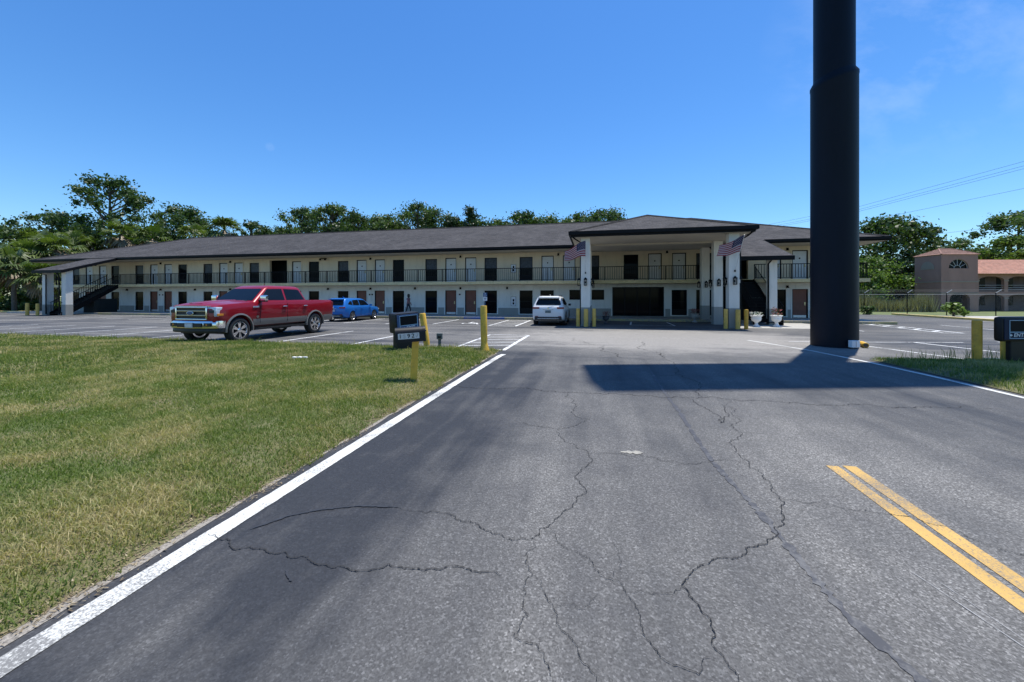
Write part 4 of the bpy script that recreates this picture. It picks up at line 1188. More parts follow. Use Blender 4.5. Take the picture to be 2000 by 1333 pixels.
# ================================================================== FLAGS
def flag(bx, by, bz, tx, ty, tz, label, fx, seed):
    f = thing('flag', label, 'flag', (bx, by, bz), 0, None)
    B, T = Vector((0, 0, 0)), Vector((tx - bx, ty - by, tz - bz))
    mb = MB(); mb.tube([B, T], .013, 8); mb.lathe([(.0, -.03), (.03, 0), (.0, .03)], 10, 0, T + Vector((0, 0, .02))); mb.build('staff', M_KICK, f)
    mb = MB(); mb.box(-.03, .03, -.04, .06, -.05, .05); mb.build('bracket', M_IRON, f)
    dirn = T.normalized()
    H_, L_ = .86, 1.42
    def P(u, v):
        base = T - dirn * (v * H_ + .03)
        fold = .10 * math.sin(u * 8.5 + v * 2.2 + seed) * u ** .7
        sq = 1 - .36 * u
        top = T - dirn * .03
        q = top + (base - top) * sq
        return q + Vector((-fx * u * L_ * .84, fold - .10 * u, -.52 * u ** 1.15 + .05 * math.sin(u * 6 + seed)))
    nu, nv = 26, 13
    mb = MB()
    for j in range(nv):
        for i in range(nu):
            u0, u1, v0, v1 = i / nu, (i + 1) / nu, j / nv, (j + 1) / nv
            m = 2 if (u0 < .4 - 1e-6 and j < 7) else (0 if j % 2 == 0 else 1)
            mb.add([P(u0, v0), P(u1, v0), P(u1, v1), P(u0, v1)], [(0, 1, 2, 3)], m)
    cl = mb.build('cloth', [M_FLAG_R, M_FLAG_W, M_FLAG_B], f, 80)
    mb = MB()
    for r_ in range(9):
        for c_ in range(6 if r_ % 2 == 0 else 5):
            u = .4 * (c_ + (.5 if r_ % 2 == 0 else 1.0)) / 6; v = 7 / 13 * (r_ + .7) / 9.4
            for off in (-.012, .012):
                p = P(u, v) + Vector((0, off, 0))
                du = (P(u + .01, v) - P(u, v)).normalized(); dv = (P(u, v + .01) - P(u, v)).normalized()
                pts = []
                for k in range(10):
                    rr = .022 if k % 2 == 0 else .009
                    aa = math.pi / 2 + k * math.pi / 5
                    pts.append(p + du * rr * math.cos(aa) - dv * rr * math.sin(aa))
                mb.poly(pts)
    mb.build('stars', M_FLAG_W, cl)
flag(-.45, 21.83, 2.98, -.42, 21.25, 4.70, 'striped flag with starred canton on the left canopy column', .95, .3)
flag(7.12, 21.78, 2.98, 7.36, 21.2, 4.72, 'striped flag with starred canton on the right canopy column', 1.0, 1.6)

# ================================================================== URNS
def urn(x, y, label, kind, mat, sc=1.0):
    u = thing('planter_urn', label, 'planter', (x, y, .01), 0)
    mb = MB(); mb.lathe([(p * sc, q * sc) for p, q in [(.17, 0), (.17, .05), (.12, .08), (.075, .14), (.065, .2), (.10, .25), (.20, .32), (.235, .42), (.225, .5), (.27, .56), (.285, .6), (.26, .6), (.2, .56)]], 22)
    mb.build('urn', mat, u, 40)
    g = random.Random(int(x * 100)); mb = MB()
    for k in range(150):
        a = g.uniform(0, 6.28); r = g.uniform(0, .30) * sc; z = .6 * sc + g.uniform(0, .16 if kind == 'w' else .30) * sc
        if kind == 'r' and g.random() < .3: z += .2 * g.random(); r *= .7
        c = Vector((r * math.cos(a), r * math.sin(a), z)); d = Vector((g.uniform(-1, 1), g.uniform(-1, 1), g.uniform(-.2, 1))).normalized(); e = d.cross(Vector((g.uniform(-1, 1), g.uniform(-1, 1), .3))).normalized()
        L, w_ = g.uniform(.05, .12) * sc, .022 * sc
        mb.add([c - e * w_, c + e * w_, c + d * L], [(0, 1, 2)], 0 if g.random() < (.55 if kind == 'w' else .5) else 1)
    mb.build('plant', [M_FLOWER_W if kind == 'w' else M_FLOWER_R, M_FROND_D if kind == 'd' else M_LEAF_B], u)
urn(8.66, 23.25, 'white pedestal urn with white flowers left of the stair downspout', 'w', M_WHITE, 1.05)
urn(9.72, 23.45, 'white pedestal urn with red leaved plant right of the stair downspout', 'r', M_WHITE, 1.05)
urn(6.35, 26.6, 'grey pedestal urn under the canopy left of the rear column', 'd', M_CONC, .95)
urn(.72, 23.9, 'dark pot with drooping plant behind the left canopy column', 'd', M_POT_D, .8)

# ================================================================== VEHICLES
def body_ring(x, zb, zt, hw, crown):
    h = zt - zb
    half = [(0, zb), (.75 * hw, zb), (.93 * hw, zb + .05 * h), (.985 * hw, zb + .2 * h), (hw, zb + .48 * h), (.995 * hw, zb + .72 * h), (.97 * hw, zb + .9 * h), (.93 * hw, zt - .012), (.86 * hw, zt), (.5 * hw, zt + crown * .8), (0, zt + crown)]
    return [(x, y, z) for y, z in half] + [(x, -y, z) for y, z in half[-2:0:-1]]
def rrect(x0, x1, hy, z, r=.12, k=4, taperf=1.0):
    pts = []
    for (cx, cy, a0) in ((x0 - r, hy * taperf - r, 0), (x1 + r, hy - r, 90), (x1 + r, -hy + r, 180), (x0 - r, -hy * taperf + r, 270)):
        # x0 is the front (larger x)
        for i in range(k):
            a = R(a0 + 90 * i / (k - 1)); pts.append((cx + r * math.cos(a), cy + r * math.sin(a), z))
    return pts
def cut_arches(o, axles, r, hw, extra=None):
    mb = MB()
    for ax in axles:
        for s in (-1, 1):
            y0, y1 = (.55 * hw, 1.3 * hw) if s > 0 else (-1.3 * hw, -.55 * hw)
            mb.lathe([(r, y0), (r, y1)], 32, 0, (ax[0], 0, ax[1]), 'Y')
    if extra: mb.box(*extra)
    cut = mb.build('cutter', M_CARBLK)
    cut.parent = o.parent
    md = o.modifiers.new('b', 'BOOLEAN'); md.object = cut; md.operation = 'DIFFERENCE'; md.solver = 'EXACT'
    evaluated(o)
    bpy.data.objects.remove(cut)
    o.data.polygons.foreach_set('use_smooth', [True] * len(o.data.polygons)); o.data.set_sharp_from_angle(angle=R(32))
    mb = MB()
    for ax in axles:
        for s in (-1, 1):
            n = 18; yo = s * .93 * hw; yi = s * .5 * hw
            rr = r + .012
            A = [(ax[0] + rr * math.cos(R(-12 + 204 * i / n)), ax[1] + rr * math.sin(R(-12 + 204 * i / n))) for i in range(n + 1)]
            for i in range(n): mb.poly([(A[i][0], yo, A[i][1]), (A[i + 1][0], yo, A[i + 1][1]), (A[i + 1][0], yi, A[i + 1][1]), (A[i][0], yi, A[i][1])])
            mb.poly([(p[0], yi, p[1]) for p in A])
    mb.build('wheel_well', M_CARBLK, o)
def wheel(parent, x, y, r, wdt, rimr, spokes, mats, proto=None):
    s = 1 if y > 0 else -1
    if proto is not None:
        t = copy_tree(proto, parent)
    else:
        mb = MB(); h = wdt / 2
        mb.lathe([(rimr, -h * .9), (rimr + .03, -h), (r - .05, -h), (r - .012, -h * .82), (r, -h * .5), (r, h * .5), (r - .012, h * .82), (r - .05, h), (rimr + .03, h), (rimr, h * .9)], 40, 0, (0, 0, 0), 'Y', None, True)
        t = mb.build('wheel', mats[0], parent, 40)
        mb = MB()
        mb.lathe([(rimr + .004, h * .94), (rimr - .02, h * .96), (rimr - .035, h * .72), (rimr - .05, h * .2), (rimr - .05, -h * .85), (rimr + .004, -h * .85)], 36, 0, (0, 0, 0), 'Y', None, False, False)
        mb.lathe([(rimr - .03, -h * .2), (rimr - .03, -h * .1)], 30, 1, (0, 0, 0), 'Y')
        for k in range(spokes):
            for dv in (-.13, .13):
                a = 2 * math.pi * k / spokes + dv
                mt = Matrix.Rotation(a, 4, 'Y')
                L = rimr - .035
                mb.prism([mt @ Vector((.03, h * .80, -.018)), mt @ Vector((L, h * .86, -.024)), mt @ Vector((L, h * .86, .024)), mt @ Vector((.03, h * .80, .018))], (0, -.03, 0))
        mb.lathe([(.05, h * .90), (.075, h * .84), (.08, h * .6)], 16, 0, (0, 0, 0), 'Y')
        mb.build('rim', [mats[1], M_CARBLK], t, 35)
    t.location = (x, y, r)
    t.rotation_euler = (0, R(11 * (x > 0) + 23), 0) if s > 0 else (0, R(31 * (x > 0) + 8), R(180))
    return t
def panel(name, pts, off, mat, parent, th=.004):
    """thin plate over a surface: pts outer face, pushed back by th along -off"""
    mb = MB(); mb.prism(pts, tuple(-k * th for k in off)); return mb.build(name, mat, parent)

# ---- red pickup -----------------------------------------------------------
tr = thing('pickup_truck', 'red crew cab pickup truck with grey lower body parked nose to the lawn', 'pickup truck', (-13.42, 13.36, 0), R(-90))
tr.scale = (1.03, 1.03, 1.07)
HW = 1.0
st = [(2.70, .66, 1.15, .87, .03), (2.67, .6, 1.225, .92, .04), (2.55, .56, 1.28, .965, .055), (2.25, .52, 1.31, .99, .065), (1.85, .5, 1.335, HW, .07), (1.3, .48, 1.362, HW, .065), (.98, .48, 1.375, HW, .05), (.6, .48, 1.39, HW, .03), (-1.4, .48, 1.40, HW, .0), (-2.2, .5, 1.405, HW, .0), (-2.92, .52, 1.40, HW, .0), (-3.02, .58, 1.37, .975, .0)]
mb = MB(); mb.loft([body_ring(*s_) for s_ in st])
body = mb.build('body', M_RED, tr, 32)
cut_arches(body, [(1.845, .44), (-1.845, .44)], .50, HW, (-2.92, -1.50, -.80, .80, .92, 1.8))
def sy(z):   # body side
    tz = (z - .48) / (1.395 - .48)
    xs_ = [0, .05, .2, .48, .72, .9, .985]; ys_ = [.75, .93, .985, 1.0, .995, .97, .93]
    return float(np.interp(tz, xs_, ys_)) * HW
# cab
mb = MB()
mb.loft([rrect(1.30, -1.47, .925, 1.35, .14), rrect(1.20, -1.45, .905, 1.41, .14), rrect(.60, -1.26, .735, 1.84, .12), rrect(.50, -1.23, .70, 1.895, .12), rrect(.38, -1.14, .63, 1.945, .14), rrect(.2, -1.0, .48, 1.965, .16)])
cab = mb.build('cab', M_RED, tr, 38)
def cy(z): return float(np.interp(z, [1.35, 1.41, 1.84, 1.895], [.925, .905, .735, .70]))
def cxf(z): return float(np.interp(z, [1.35, 1.41, 1.84, 1.895], [1.30, 1.20, .60, .50]))
def cxr(z): return float(np.interp(z, [1.35, 1.41, 1.84, 1.895], [-1.47, -1.45, -1.26, -1.23]))
def side_glass(poly_, name, parent):
    for s in (1, -1):
        pts = [(x, s * (cy(z) + .007), z) for x, z in poly_]
        panel(name, pts, (0, s, .3), M_CARGLASS, parent, .012)
side_glass([(.98, 1.425), (.54, 1.79), (.46, 1.83), (-.22, 1.845), (-.22, 1.42)], 'side_window', cab)
side_glass([(-.31, 1.42), (-.31, 1.845), (-1.03, 1.83), (-1.11, 1.80), (-1.28, 1.43)], 'side_window', cab)
pts = []
for (z, sgn) in ((1.415, 1), (1.835, 1), (1.835, -1), (1.415, -1)): pts.append((cxf(z) + .012, sgn * (cy(z) - .085), z + .004))
panel('windscreen', pts, (1, 0, .6), M_CARGLASS, cab, .012)
pts = [(cxr(z) - .007, s_ * (cy(z) - .10), z) for (z, s_) in ((1.45, 1), (1.83, 1), (1.83, -1), (1.45, -1))]
panel('rear_window', pts, (-1, 0, .3), M_CARGLASS, cab, .012)
mb = MB(); mb.prism([(cxf(1.415) + .02, .62, 1.41), (cxf(1.415) + .02, -.62, 1.41), (cxf(1.415) + .10, -.66, 1.395), (cxf(1.415) + .10, .66, 1.395)], (0, 0, .012)); mb.build('wiper_cowl', M_CARBLK, cab)
mb = MB(); mb.lathe([(.02, 0), (.012, .1)], 6, 0, (-.15, .0, 1.955)); mb.build('roof_antenna', M_RED, cab)
mb = MB(); mb.bbox(.50, .54, -.06, .06, 1.80, 1.85, .01); mb.build('mirror_mount', M_LENS, cab)
mb = MB()
mb.loft([[(x_, y_ * w_, z_) for (y_, w_, z_) in ((-.30, 1, zz - .02), (-.30, 1, zz + .028), (-.24, 1, zz + .045), (.24, 1, zz + .045), (.30, 1, zz + .028), (.30, 1, zz - .02))] for (x_, zz) in ((1.36, 1.392), (1.7, 1.383), (2.1, 1.355), (2.5, 1.312), (2.58, 1.28))])
hd = mb.build('hood_bulge', M_RED, tr, 25)
mb = MB(); mb.box(2.62, 2.685, -.72, .72, 1.228, 1.25); mb.build('hood_lip', M_CHROME, hd)
# doors with handles (both sides)
for s in (1, -1):
    for (x0, x1, hx) in ((1.02, -.25, -.11), (-.27, -1.36, -1.22)):
        zs = [.62, .78, .95, 1.12, 1.25, 1.34, 1.385]
        mb = MB(); rows = []
        for z in zs:
            xb = x1 + (.20 * max(0, (.95 - z) / .35) if x1 < -1 else 0)
            rows.append([(x0, s * (sy(z) + .005), z), (xb, s * (sy(z) + .005), z)])
        for a_, b_ in zip(rows[:-1], rows[1:]): mb.add([a_[0], a_[1], b_[1], b_[0]], [(0, 1, 2, 3)])
        d_ = mb.build('door', M_RED, tr, 60)
        mb = MB(); mb.bbox(hx - .10, hx + .10, s * 1.0 - (.01 if s > 0 else .045), s * 1.0 + (.045 if s > 0 else .01), 1.165, 1.205, .012); mb.build('handle', M_CHROME, d_)
        mb = MB(); mb.box(x0, x0 + .012, s * 1.001 - .004, s * 1.001 + .004, .62, 1.30); mb.build('door_gap', M_SEAMBLK, d_)
    # grey lower body and flares
    for (xa, xb) in ((1.335, -1.335), (-2.345, -2.92)):
        mb = MB(); zs = [.505, .54, .58, .63, .68, .73, .765]
        for z0_, z1_ in zip(zs[:-1], zs[1:]):
            mb.add([(xa, s * (sy(z0_) + .014), z0_), (xb, s * (sy(z0_) + .014), z0_), (xb, s * (sy(z1_) + .014), z1_), (xa, s * (sy(z1_) + .014), z1_)], [(0, 1, 2, 3)])
        mb.add([(xa, s * (sy(.765) + .014), .765), (xb, s * (sy(.765) + .014), .765), (xb, s * (sy(.765) - .01), .77), (xa, s * (sy(.765) - .01), .77)], [(0, 1, 2, 3)])
        mb.build('rocker_panel', M_TWOTONE, tr, 60)
    mb = MB(); mb.bbox(1.15, -1.15, s * .98 - .07, s * .98 + .07, .36, .42, .015) if False else mb.box(-1.25, 1.25, s * .95 - .07, s * .95 + .07, .40, .45); mb.build('running_board', M_CARBLK, tr)
    for ax in (1.845, -1.845):
        mb = MB(); n = 18; ri, ro = .495, .548
        for i in range(n):
            a0, a1 = R(-6 + 192 * i / n), R(-6 + 192 * (i + 1) / n)
            q = lambda r_, a_, y_: (ax + r_ * math.cos(a_), y_, .44 + r_ * math.sin(a_))
            mb.add([q(ri, a0, s * 1.02), q(ro, a0, s * 1.005), q(ro, a1, s * 1.005), q(ri, a1, s * 1.02), q(ri, a0, s * .93), q(ri, a1, s * .93), q(ro, a0, s * .93), q(ro, a1, s * .93)], [(0, 1, 2, 3), (0, 3, 5, 4), (1, 6, 7, 2)])
        mb.build('wheel_flare', M_BRONZE if False else M_TWOTONE, tr, 60)
    # mirrors
    mb = MB(); mb.bbox(.88, 1.04, *((.985, 1.22) if s > 0 else (-1.22, -.985)), 1.40, 1.60, .04); mi = mb.build('mirror', M_CHROME, tr, 50)
    mb = MB(); mb.bbox(.90, 1.02, *((.90, 1.0) if s > 0 else (-1.0, -.90)), 1.38, 1.45, .02); mb.bbox(.89, 1.03, *((.99, 1.2) if s > 0 else (-1.2, -.99)), 1.36, 1.41, .015); mb.build('mirror_arm', M_CARBLK, mi)
    mb = MB(); mb.bbox(1.08, 1.34, s * 1.0 - .012, s * 1.0 + .012, 1.16, 1.215, .008); mb.build('fender_badge', M_CHROME, tr)
    mb = MB(); mb.lathe([(.06, -.006), (.06, .006)], 4, 0, (1.14, s * 1.003, .84), 'Y'); mb.build('door_badge', M_BRONZE, tr)
    # headlamp: C-shaped cluster wrapping the corner
    y0, y1 = (.60, .955) if s > 0 else (-.955, -.60)
    mb = MB(); mb.bbox(2.46, 2.695, y0, y1, .91, 1.215, .03); hl = mb.build('headlamp', M_LENS, tr, 40)
    mb = MB(); mb.bbox(2.60, 2.705, s * .78 - .11, s * .78 + .11, 1.02, 1.12, .015); mb.build('projector', M_CARBLK, hl)
    mb = MB(); mb.bbox(2.44, 2.66, s * .955 - .02, s * .955 + .02, .93, 1.0, .01); mb.build('side_marker', M_AMBER, hl)
    mb = MB(); mb.bbox(-3.035, -2.93, s * .93 - .06, s * .93 + .06, .92, 1.32, .02); mb.build('tail_lamp', M_TAIL, tr)
    # tow recess and fog lamp
    mb = MB(); mb.bbox(2.70, 2.785, s * .68 - .13, s * .68 + .13, .60, .71, .015); fg = mb.build('fog_recess', M_CARBLK, tr)
    mb = MB(); mb.lathe([(.035, 0), (.03, .012)], 12, 0, (0, 0, 0), 'Y', Matrix.Translation((2.78, s * .68, .655)) @ Matrix.Rotation(R(-90), 4, 'Z')); mb.build('fog_lamp', M_AMBER, fg)
# grille
mb = MB(); mb.bbox(2.60, 2.715, -.60, .60, .84, 1.20, .03); gr = mb.build('grille', M_CARBLK, tr)
mb = MB()
mb.bbox(2.69, 2.76, -.64, .64, 1.18, 1.225, .02); mb.bbox(2.69, 2.755, -.64, .64, .80, .845, .02)
for s in (-1, 1): mb.bbox(2.69, 2.75, s * .62 - .03, s * .62 + .03, .83, 1.20, .015)
mb.build('grille_surround', M_CHROME, gr, 40)
for z in (.945, 1.085):
    mb = MB(); mb.bbox(2.70, 2.757, -.6, .6, z - .022, z + .022, .012); mb.build('grille_bar', M_BRONZE, gr, 40)
el = Matrix.Translation((2.765, 0, 1.015)) @ Matrix.Rotation(R(-90), 4, 'Z') @ Matrix.Diagonal((2.3, 1, 1, 1))
mb = MB(); mb.lathe([(.062, -.01), (.062, .012), (.055, .016)], 24, 0, (0, 0, 0), 'Y', el); bd = mb.build('badge', M_CHROME, gr)
mb = MB(); mb.lathe([(.052, .016), (.05, .022)], 24, 0, (0, 0, 0), 'Y', el); mb.build('badge_field', M_SIGNBLUE, bd)
# front bumper
mb = MB()
xs_ = [(-.98, 2.50), (-.93, 2.66), (-.70, 2.76), (0, 2.80), (.70, 2.76), (.93, 2.66), (.98, 2.50)]
def bump_bar(z0, z1, off, m):
    mb2 = MB(); rings_ = []
    for (y, x) in xs_: rings_.append([(x - .12, y, z0), (x + off - .01, y, z0), (x + off, y, z0 + .03), (x + off, y, z1 - .03), (x + off - .02, y, z1), (x - .12, y, z1)])
    mb2.loft(rings_); return mb2
bp = bump_bar(.54, .77, 0, 0).build('bumper', M_CHROME, tr, 40)
mb = MB(); mb.bbox(2.74, 2.812, -.50, .50, .575, .705, .015); mb.build('bumper_insert', M_CARBLK, bp)
bump_bar(.40, .535, -.05, 0).build('air_dam', M_CARBLK, tr, 40)
mb = MB(); mb.bbox(2.813, 2.825, -.16, .16, .56, .72, .004); lp = mb.build('licence_plate', M_PLATE, tr)
mb = MB()
for k in range(5): mb.box(2.8255, 2.828, -.115 + k * .05, -.085 + k * .05, .60, .67)
mb.build('plate_print', M_WHITE, lp)
mb = MB(); mb.bbox(-3.16, -3.0, -.95, .95, .50, .68, .03); mb.build('rear_bumper', M_CHROME, tr)
mb = MB(); mb.box(-2.9, 2.4, -.6, .6, .34, .56); mb.build('chassis', M_CARBLK, tr)
mb = MB(); mb.tube([(-1.0, .45, .40), (-.6, .45, .38), (-.2, .45, .40)], .10, 10); mb.build('exhaust', M_GREYBOX, tr)
mb = MB(); mb.box(1.75, 1.94, -.75, .75, .35, .5); mb.box(-1.94, -1.75, -.75, .75, .35, .5); mb.build('axle', M_CARBLK, tr)
w0 = wheel(tr, 1.845, .86, .42, .28, .285, 6, (M_TYRE, M_CHROME))
wheel(tr, 1.845, -.86, .42, .28, .285, 6, None, w0); wheel(tr, -1.845, .86, .42, .28, .285, 6, None, w0); wheel(tr, -1.845, -.86, .42, .28, .285, 6, None, w0)

# ---- crossovers ------------------------------------------------------------
def suv(label, x, y, rz, paint, plate, rails, sc=1.0, taper=1.0):
    c = thing('suv', label, 'suv', (x, y, 0), rz)
    c.scale = (sc, sc, sc)
    hw = .92
    st = [(2.28, .36, .74, .66, .02), (2.20, .30, .86, .78, .03), (1.95, .25, .95, .87, .05), (1.5, .22, 1.0, .91, .06), (1.0, .20, 1.04, hw, .05), (.2, .19, 1.05, hw, .0), (-1.2, .19, 1.07, hw, .0), (-1.85, .24, 1.09, .91, .0), (-2.12, .30, 1.10, .88, .0), (-2.23, .36, 1.06, .84, .0), (-2.28, .45, .96, .79, .0)]
    mb = MB(); mb.loft([body_ring(*s_) for s_ in st]); b = mb.build('body', paint, c, 34)
    cut_arches(b, [(1.36, .36), (-1.36, .36)], .40, hw)
    Z = [1.02, 1.08, 1.50, 1.56, 1.615, 1.645]
    FX = [1.06, .96, .42, .30, .06, -.35]; RX = [-2.22, -2.20, -1.92, -1.88, -1.80, -1.5]; HY = [.86, .845, .67, .635, .56, .40]
    mb = MB(); mb.loft([rrect(f_, r_, h_, z_, .12) for f_, r_, h_, z_ in zip(FX, RX, HY, Z)]); cb = mb.build('cabin', paint, c, 38)
    ip = lambda z, A: float(np.interp(z, Z, A))
    for s in (1, -1):
        for pl in ([(.72, 1.115), (.36, 1.44), (.24, 1.49), (-.38, 1.52), (-.38, 1.115)], [(-.45, 1.115), (-.45, 1.52), (-1.0, 1.50), (-1.15, 1.46), (-1.20, 1.13)], [(-1.26, 1.14), (-1.24, 1.44), (-1.48, 1.40), (-1.70, 1.26), (-1.74, 1.20)]):
            panel('side_window', [(x_, s * (ip(z_, HY) + .007), z_) for x_, z_ in pl], (0, s, .3), M_CARGLASS, cb, .012)
        mb = MB(); mb.bbox(.70, .86, *((.90, 1.06) if s > 0 else (-1.06, -.90)), 1.05, 1.18, .03); mb.build('mirror', paint if rails is None else M_CARBLK, c, 50)
        for x0, x1 in ((.80, -.38), (-.40, -1.12)):
            mb = MB(); zs = [.36, .5, .7, .85, .98]; ys_ = [float(np.interp((z - .19) / .87, [0, .05, .2, .48, .72, .9], [.75, .93, .985, 1.0, .995, .97])) * hw + .004 for z in zs]
            for k in range(4): mb.add([(x0, s * ys_[k], zs[k]), (x1, s * ys_[k], zs[k]), (x1, s * ys_[k + 1], zs[k + 1]), (x0, s * ys_[k + 1], zs[k + 1])], [(0, 1, 2, 3)])
            d_ = mb.build('door', paint, c, 60)
            mb = MB(); mb.bbox(x1 + .06, x1 + .22, s * .922 - .02, s * .922 + .02, .86, .89, .008); mb.build('handle', paint, d_)
            mb = MB(); mb.box(x0 - .008, x0 + .004, s * .922 - .003, s * .922 + .003, .36, .95); mb.build('door_gap', M_SEAMBLK, d_)
        mb = MB(); mb.box(-.92, .92, s * .90 - .03, s * .90 + .03, .20, .33); mb.build('sill_trim', M_CARBLK, c)
        for ax in (1.36, -1.36):
            mb = MB(); n = 16
            for i in range(n):
                a0, a1 = R(-8 + 196 * i / n), R(-8 + 196 * (i + 1) / n)
                q = lambda r_, a_, y_: (ax + r_ * math.cos(a_), y_, .36 + r_ * math.sin(a_))
                mb.add([q(.398, a0, s * .925), q(.435, a0, s * .922), q(.435, a1, s * .922), q(.398, a1, s * .925), q(.398, a0, s * .85), q(.398, a1, s * .85), q(.435, a0, s * .85), q(.435, a1, s * .85)], [(0, 1, 2, 3), (0, 3, 5, 4), (1, 6, 7, 2)])
            mb.build('wheel_flare', paint if rails is None else M_CARBLK, c, 60)
        # slim rear lamp wrapping the corner
        mb = MB(); mb.prism([(-2.285, s * .50, .985), (-2.285, s * .52, 1.035), (-2.20, s * .80, 1.055), (-1.98, s * .905, 1.03), (-1.98, s * .905, .965), (-2.2, s * .82, .94), (-2.285, s * .74, .945)], (0, 0, -.001)) if False else mb.bbox(-2.30, -2.12, *((.48, .86) if s > 0 else (-.86, -.48)), .93, 1.035, .025)
        tl = mb.build('tail_lamp', M_TAIL, c, 40)
        mb = MB(); mb.bbox(2.08, 2.235, *((.50, .80) if s > 0 else (-.80, -.50)), .74, .84, .02); mb.build('headlamp', M_LENS, c, 40)
        mb = MB(); mb.bbox(-2.31, -2.22, *((.55, .72) if s > 0 else (-.72, -.55)), .50, .54, .01); mb.build('reflector', M_TAIL, c)
        if rails is not None:
            mb = MB(); mb.tube([(.1, s * .56, 1.60), (0, s * .57, 1.675), (-1.5, s * .54, 1.68), (-1.62, s * .53, 1.61)], .018, 6); mb.build('roof_rail', M_CARBLK, cb)
    panel('windscreen', [(ip(z, FX) + .012, s_ * (ip(z, HY) - .08), z + .004) for (z, s_) in ((1.09, 1), (1.50, 1), (1.50, -1), (1.09, -1))], (1, 0, .6), M_CARGLASS, cb, .012)
    panel('rear_window', [(ip(z, RX) - .010, s_, z) for (z, s_) in ((1.14, .66), (1.20, .70), (1.40, .62), (1.485, .54), (1.485, -.54), (1.40, -.62), (1.20, -.70), (1.14, -.66))], (-1, 0, .3), M_CARGLASS, cb, .012)
    mb = MB(); mb.bbox(-2.06, -1.80, -.60, .60, 1.54, 1.575, .012); mb.build('spoiler', paint, cb)
    mb = MB(); mb.tube([(-2.23, 0, 1.15), (-2.19, -.32, 1.20)], .01, 6); mb.build('rear_wiper', M_CARBLK, cb)
    mb = MB(); mb.bbox(-2.315, -2.18, -.74, .74, .33, .50, .03); rb = mb.build('rear_bumper_trim', M_CARBLK, c)
    mb = MB(); mb.bbox(-2.325, -2.27, -.60, .60, .385, .415, .01); mb.build('bumper_strip', M_ALLOY, rb)
    mb = MB(); mb.bbox(-2.30, -2.262, -.20, .20, .70, .86, .015); pr_ = mb.build('plate_recess', paint, c)
    mb = MB(); mb.bbox(-2.312, -2.301, -.155, .155, .71, .85, .004); lp_ = mb.build('licence_plate', plate, pr_)
    mb = MB(); mb.bbox(-2.315, -2.285, -.30, .30, .885, .91, .008); mb.build('tailgate_strip', M_ALLOY, c)
    mb = MB(); mb.lathe([(.05, 0), (.045, .012)], 16, 0, (0, 0, 0), 'Y', Matrix.Translation((-2.285, 0, .965)) @ Matrix.Rotation(R(90), 4, 'Z')); mb.build('badge', M_CHROME, c)
    mb = MB(); mb.box(-2.0, 2.0, -.6, .6, .18, .35); mb.build('chassis', M_CARBLK, c)
    mb = MB(); mb.prism([(-.9, .0, 1.635), (-1.15, 0, 1.735), (-1.22, 0, 1.735), (-1.12, 0, 1.625)], (0, .02, 0)); mb.build('roof_antenna', paint, cb)
    w = wheel(c, 1.36, .80, .36, .235, .24, 5, (M_TYRE, M_ALLOY))
    wheel(c, 1.36, -.80, .36, .235, .24, 5, None, w); wheel(c, -1.36, .80, .36, .235, .24, 5, None, w); wheel(c, -1.36, -.80, .36, .235, .24, 5, None, w)
    return c
M_PLATE_D = pm('dark_plate', (.10, .14, .15), .5, .4, 40)
suv('bright blue crossover parked facing the motel behind the red pickup', -16.75, 24.42, R(90), M_BLUE, M_PLATE, None, .95)
suv('white crossover seen from behind parked facing the motel left of the canopy', -2.52, 24.0, R(90), M_WHITECAR, M_PLATE_D, True, 1.03)

# ================================================================== PERSON
pe = thing('person', 'person in a patterned pinkish top with dark hair walking along the ground floor wall', 'person', (-15.1, 29.5, .15), R(-10))
def skin_mesh(name, verts, edges, rad, mat, parent, lv=2):
    me = bpy.data.meshes.new(name); me.from_pydata(verts, edges, []); me.materials.append(mat)
    o = obj(name, me, parent)
    md = o.modifiers.new('s', 'SKIN')
    for i, r_ in enumerate(rad): me.skin_vertices[0].data[i].radius = (r_, r_)
    me.skin_vertices[0].data[0].use_root = True
    sb = o.modifiers.new('d', 'SUBSURF'); sb.levels = lv; sb.render_levels = lv
    evaluated(o)
    o.data.polygons.foreach_set('use_smooth', [True] * len(o.data.polygons))
    return o
def fuse(o, mb, mi):
    me = mb.mesh('detail', [M_SKIN], 60)
    me.polygons.foreach_set('material_index', [mi] * len(me.polygons))
    bm = bmesh.new(); bm.from_mesh(o.data); bm.from_mesh(me); bm.to_mesh(o.data); bm.free()
    bpy.data.meshes.remove(me)
# walking towards +x, local x forward
PV = [(0, 0, .88), (0, 0, 1.02), (.02, 0, 1.2), (.03, 0, 1.36), (.05, 0, 1.43),                 # pelvis..neck
      (.03, .16, 1.33), (-.04, .21, 1.08), (.12, .19, .90), (.03, -.16, 1.33), (.12, -.22, 1.10), (.32, -.18, 1.0),   # arms
      (.0, .09, .84), (.16, .10, .47), (.12, .10, .08), (.24, .10, .035), (0, -.09, .84), (-.06, -.10, .46), (-.26, -.10, .12), (-.16, -.10, .035),
      (.06, 0, 1.50), (.075, 0, 1.60), (.07, 0, 1.67)]
PE_ = [(0, 1), (1, 2), (2, 3), (3, 4), (3, 5), (5, 6), (6, 7), (3, 8), (8, 9), (9, 10), (0, 11), (11, 12), (12, 13), (13, 14), (0, 15), (15, 16), (16, 17), (17, 18), (4, 19), (19, 20), (20, 21)]
PR = [.13, .12, .125, .11, .05, .06, .045, .034, .06, .045, .034, .09, .06, .042, .035, .09, .06, .042, .035, .075, .088, .06]
bdy = skin_mesh('body', PV, PE_, PR, M_SKIN, pe)
for mt in (M_SHIRT, M_TROUSER, M_HAIR): bdy.data.materials.append(mt)
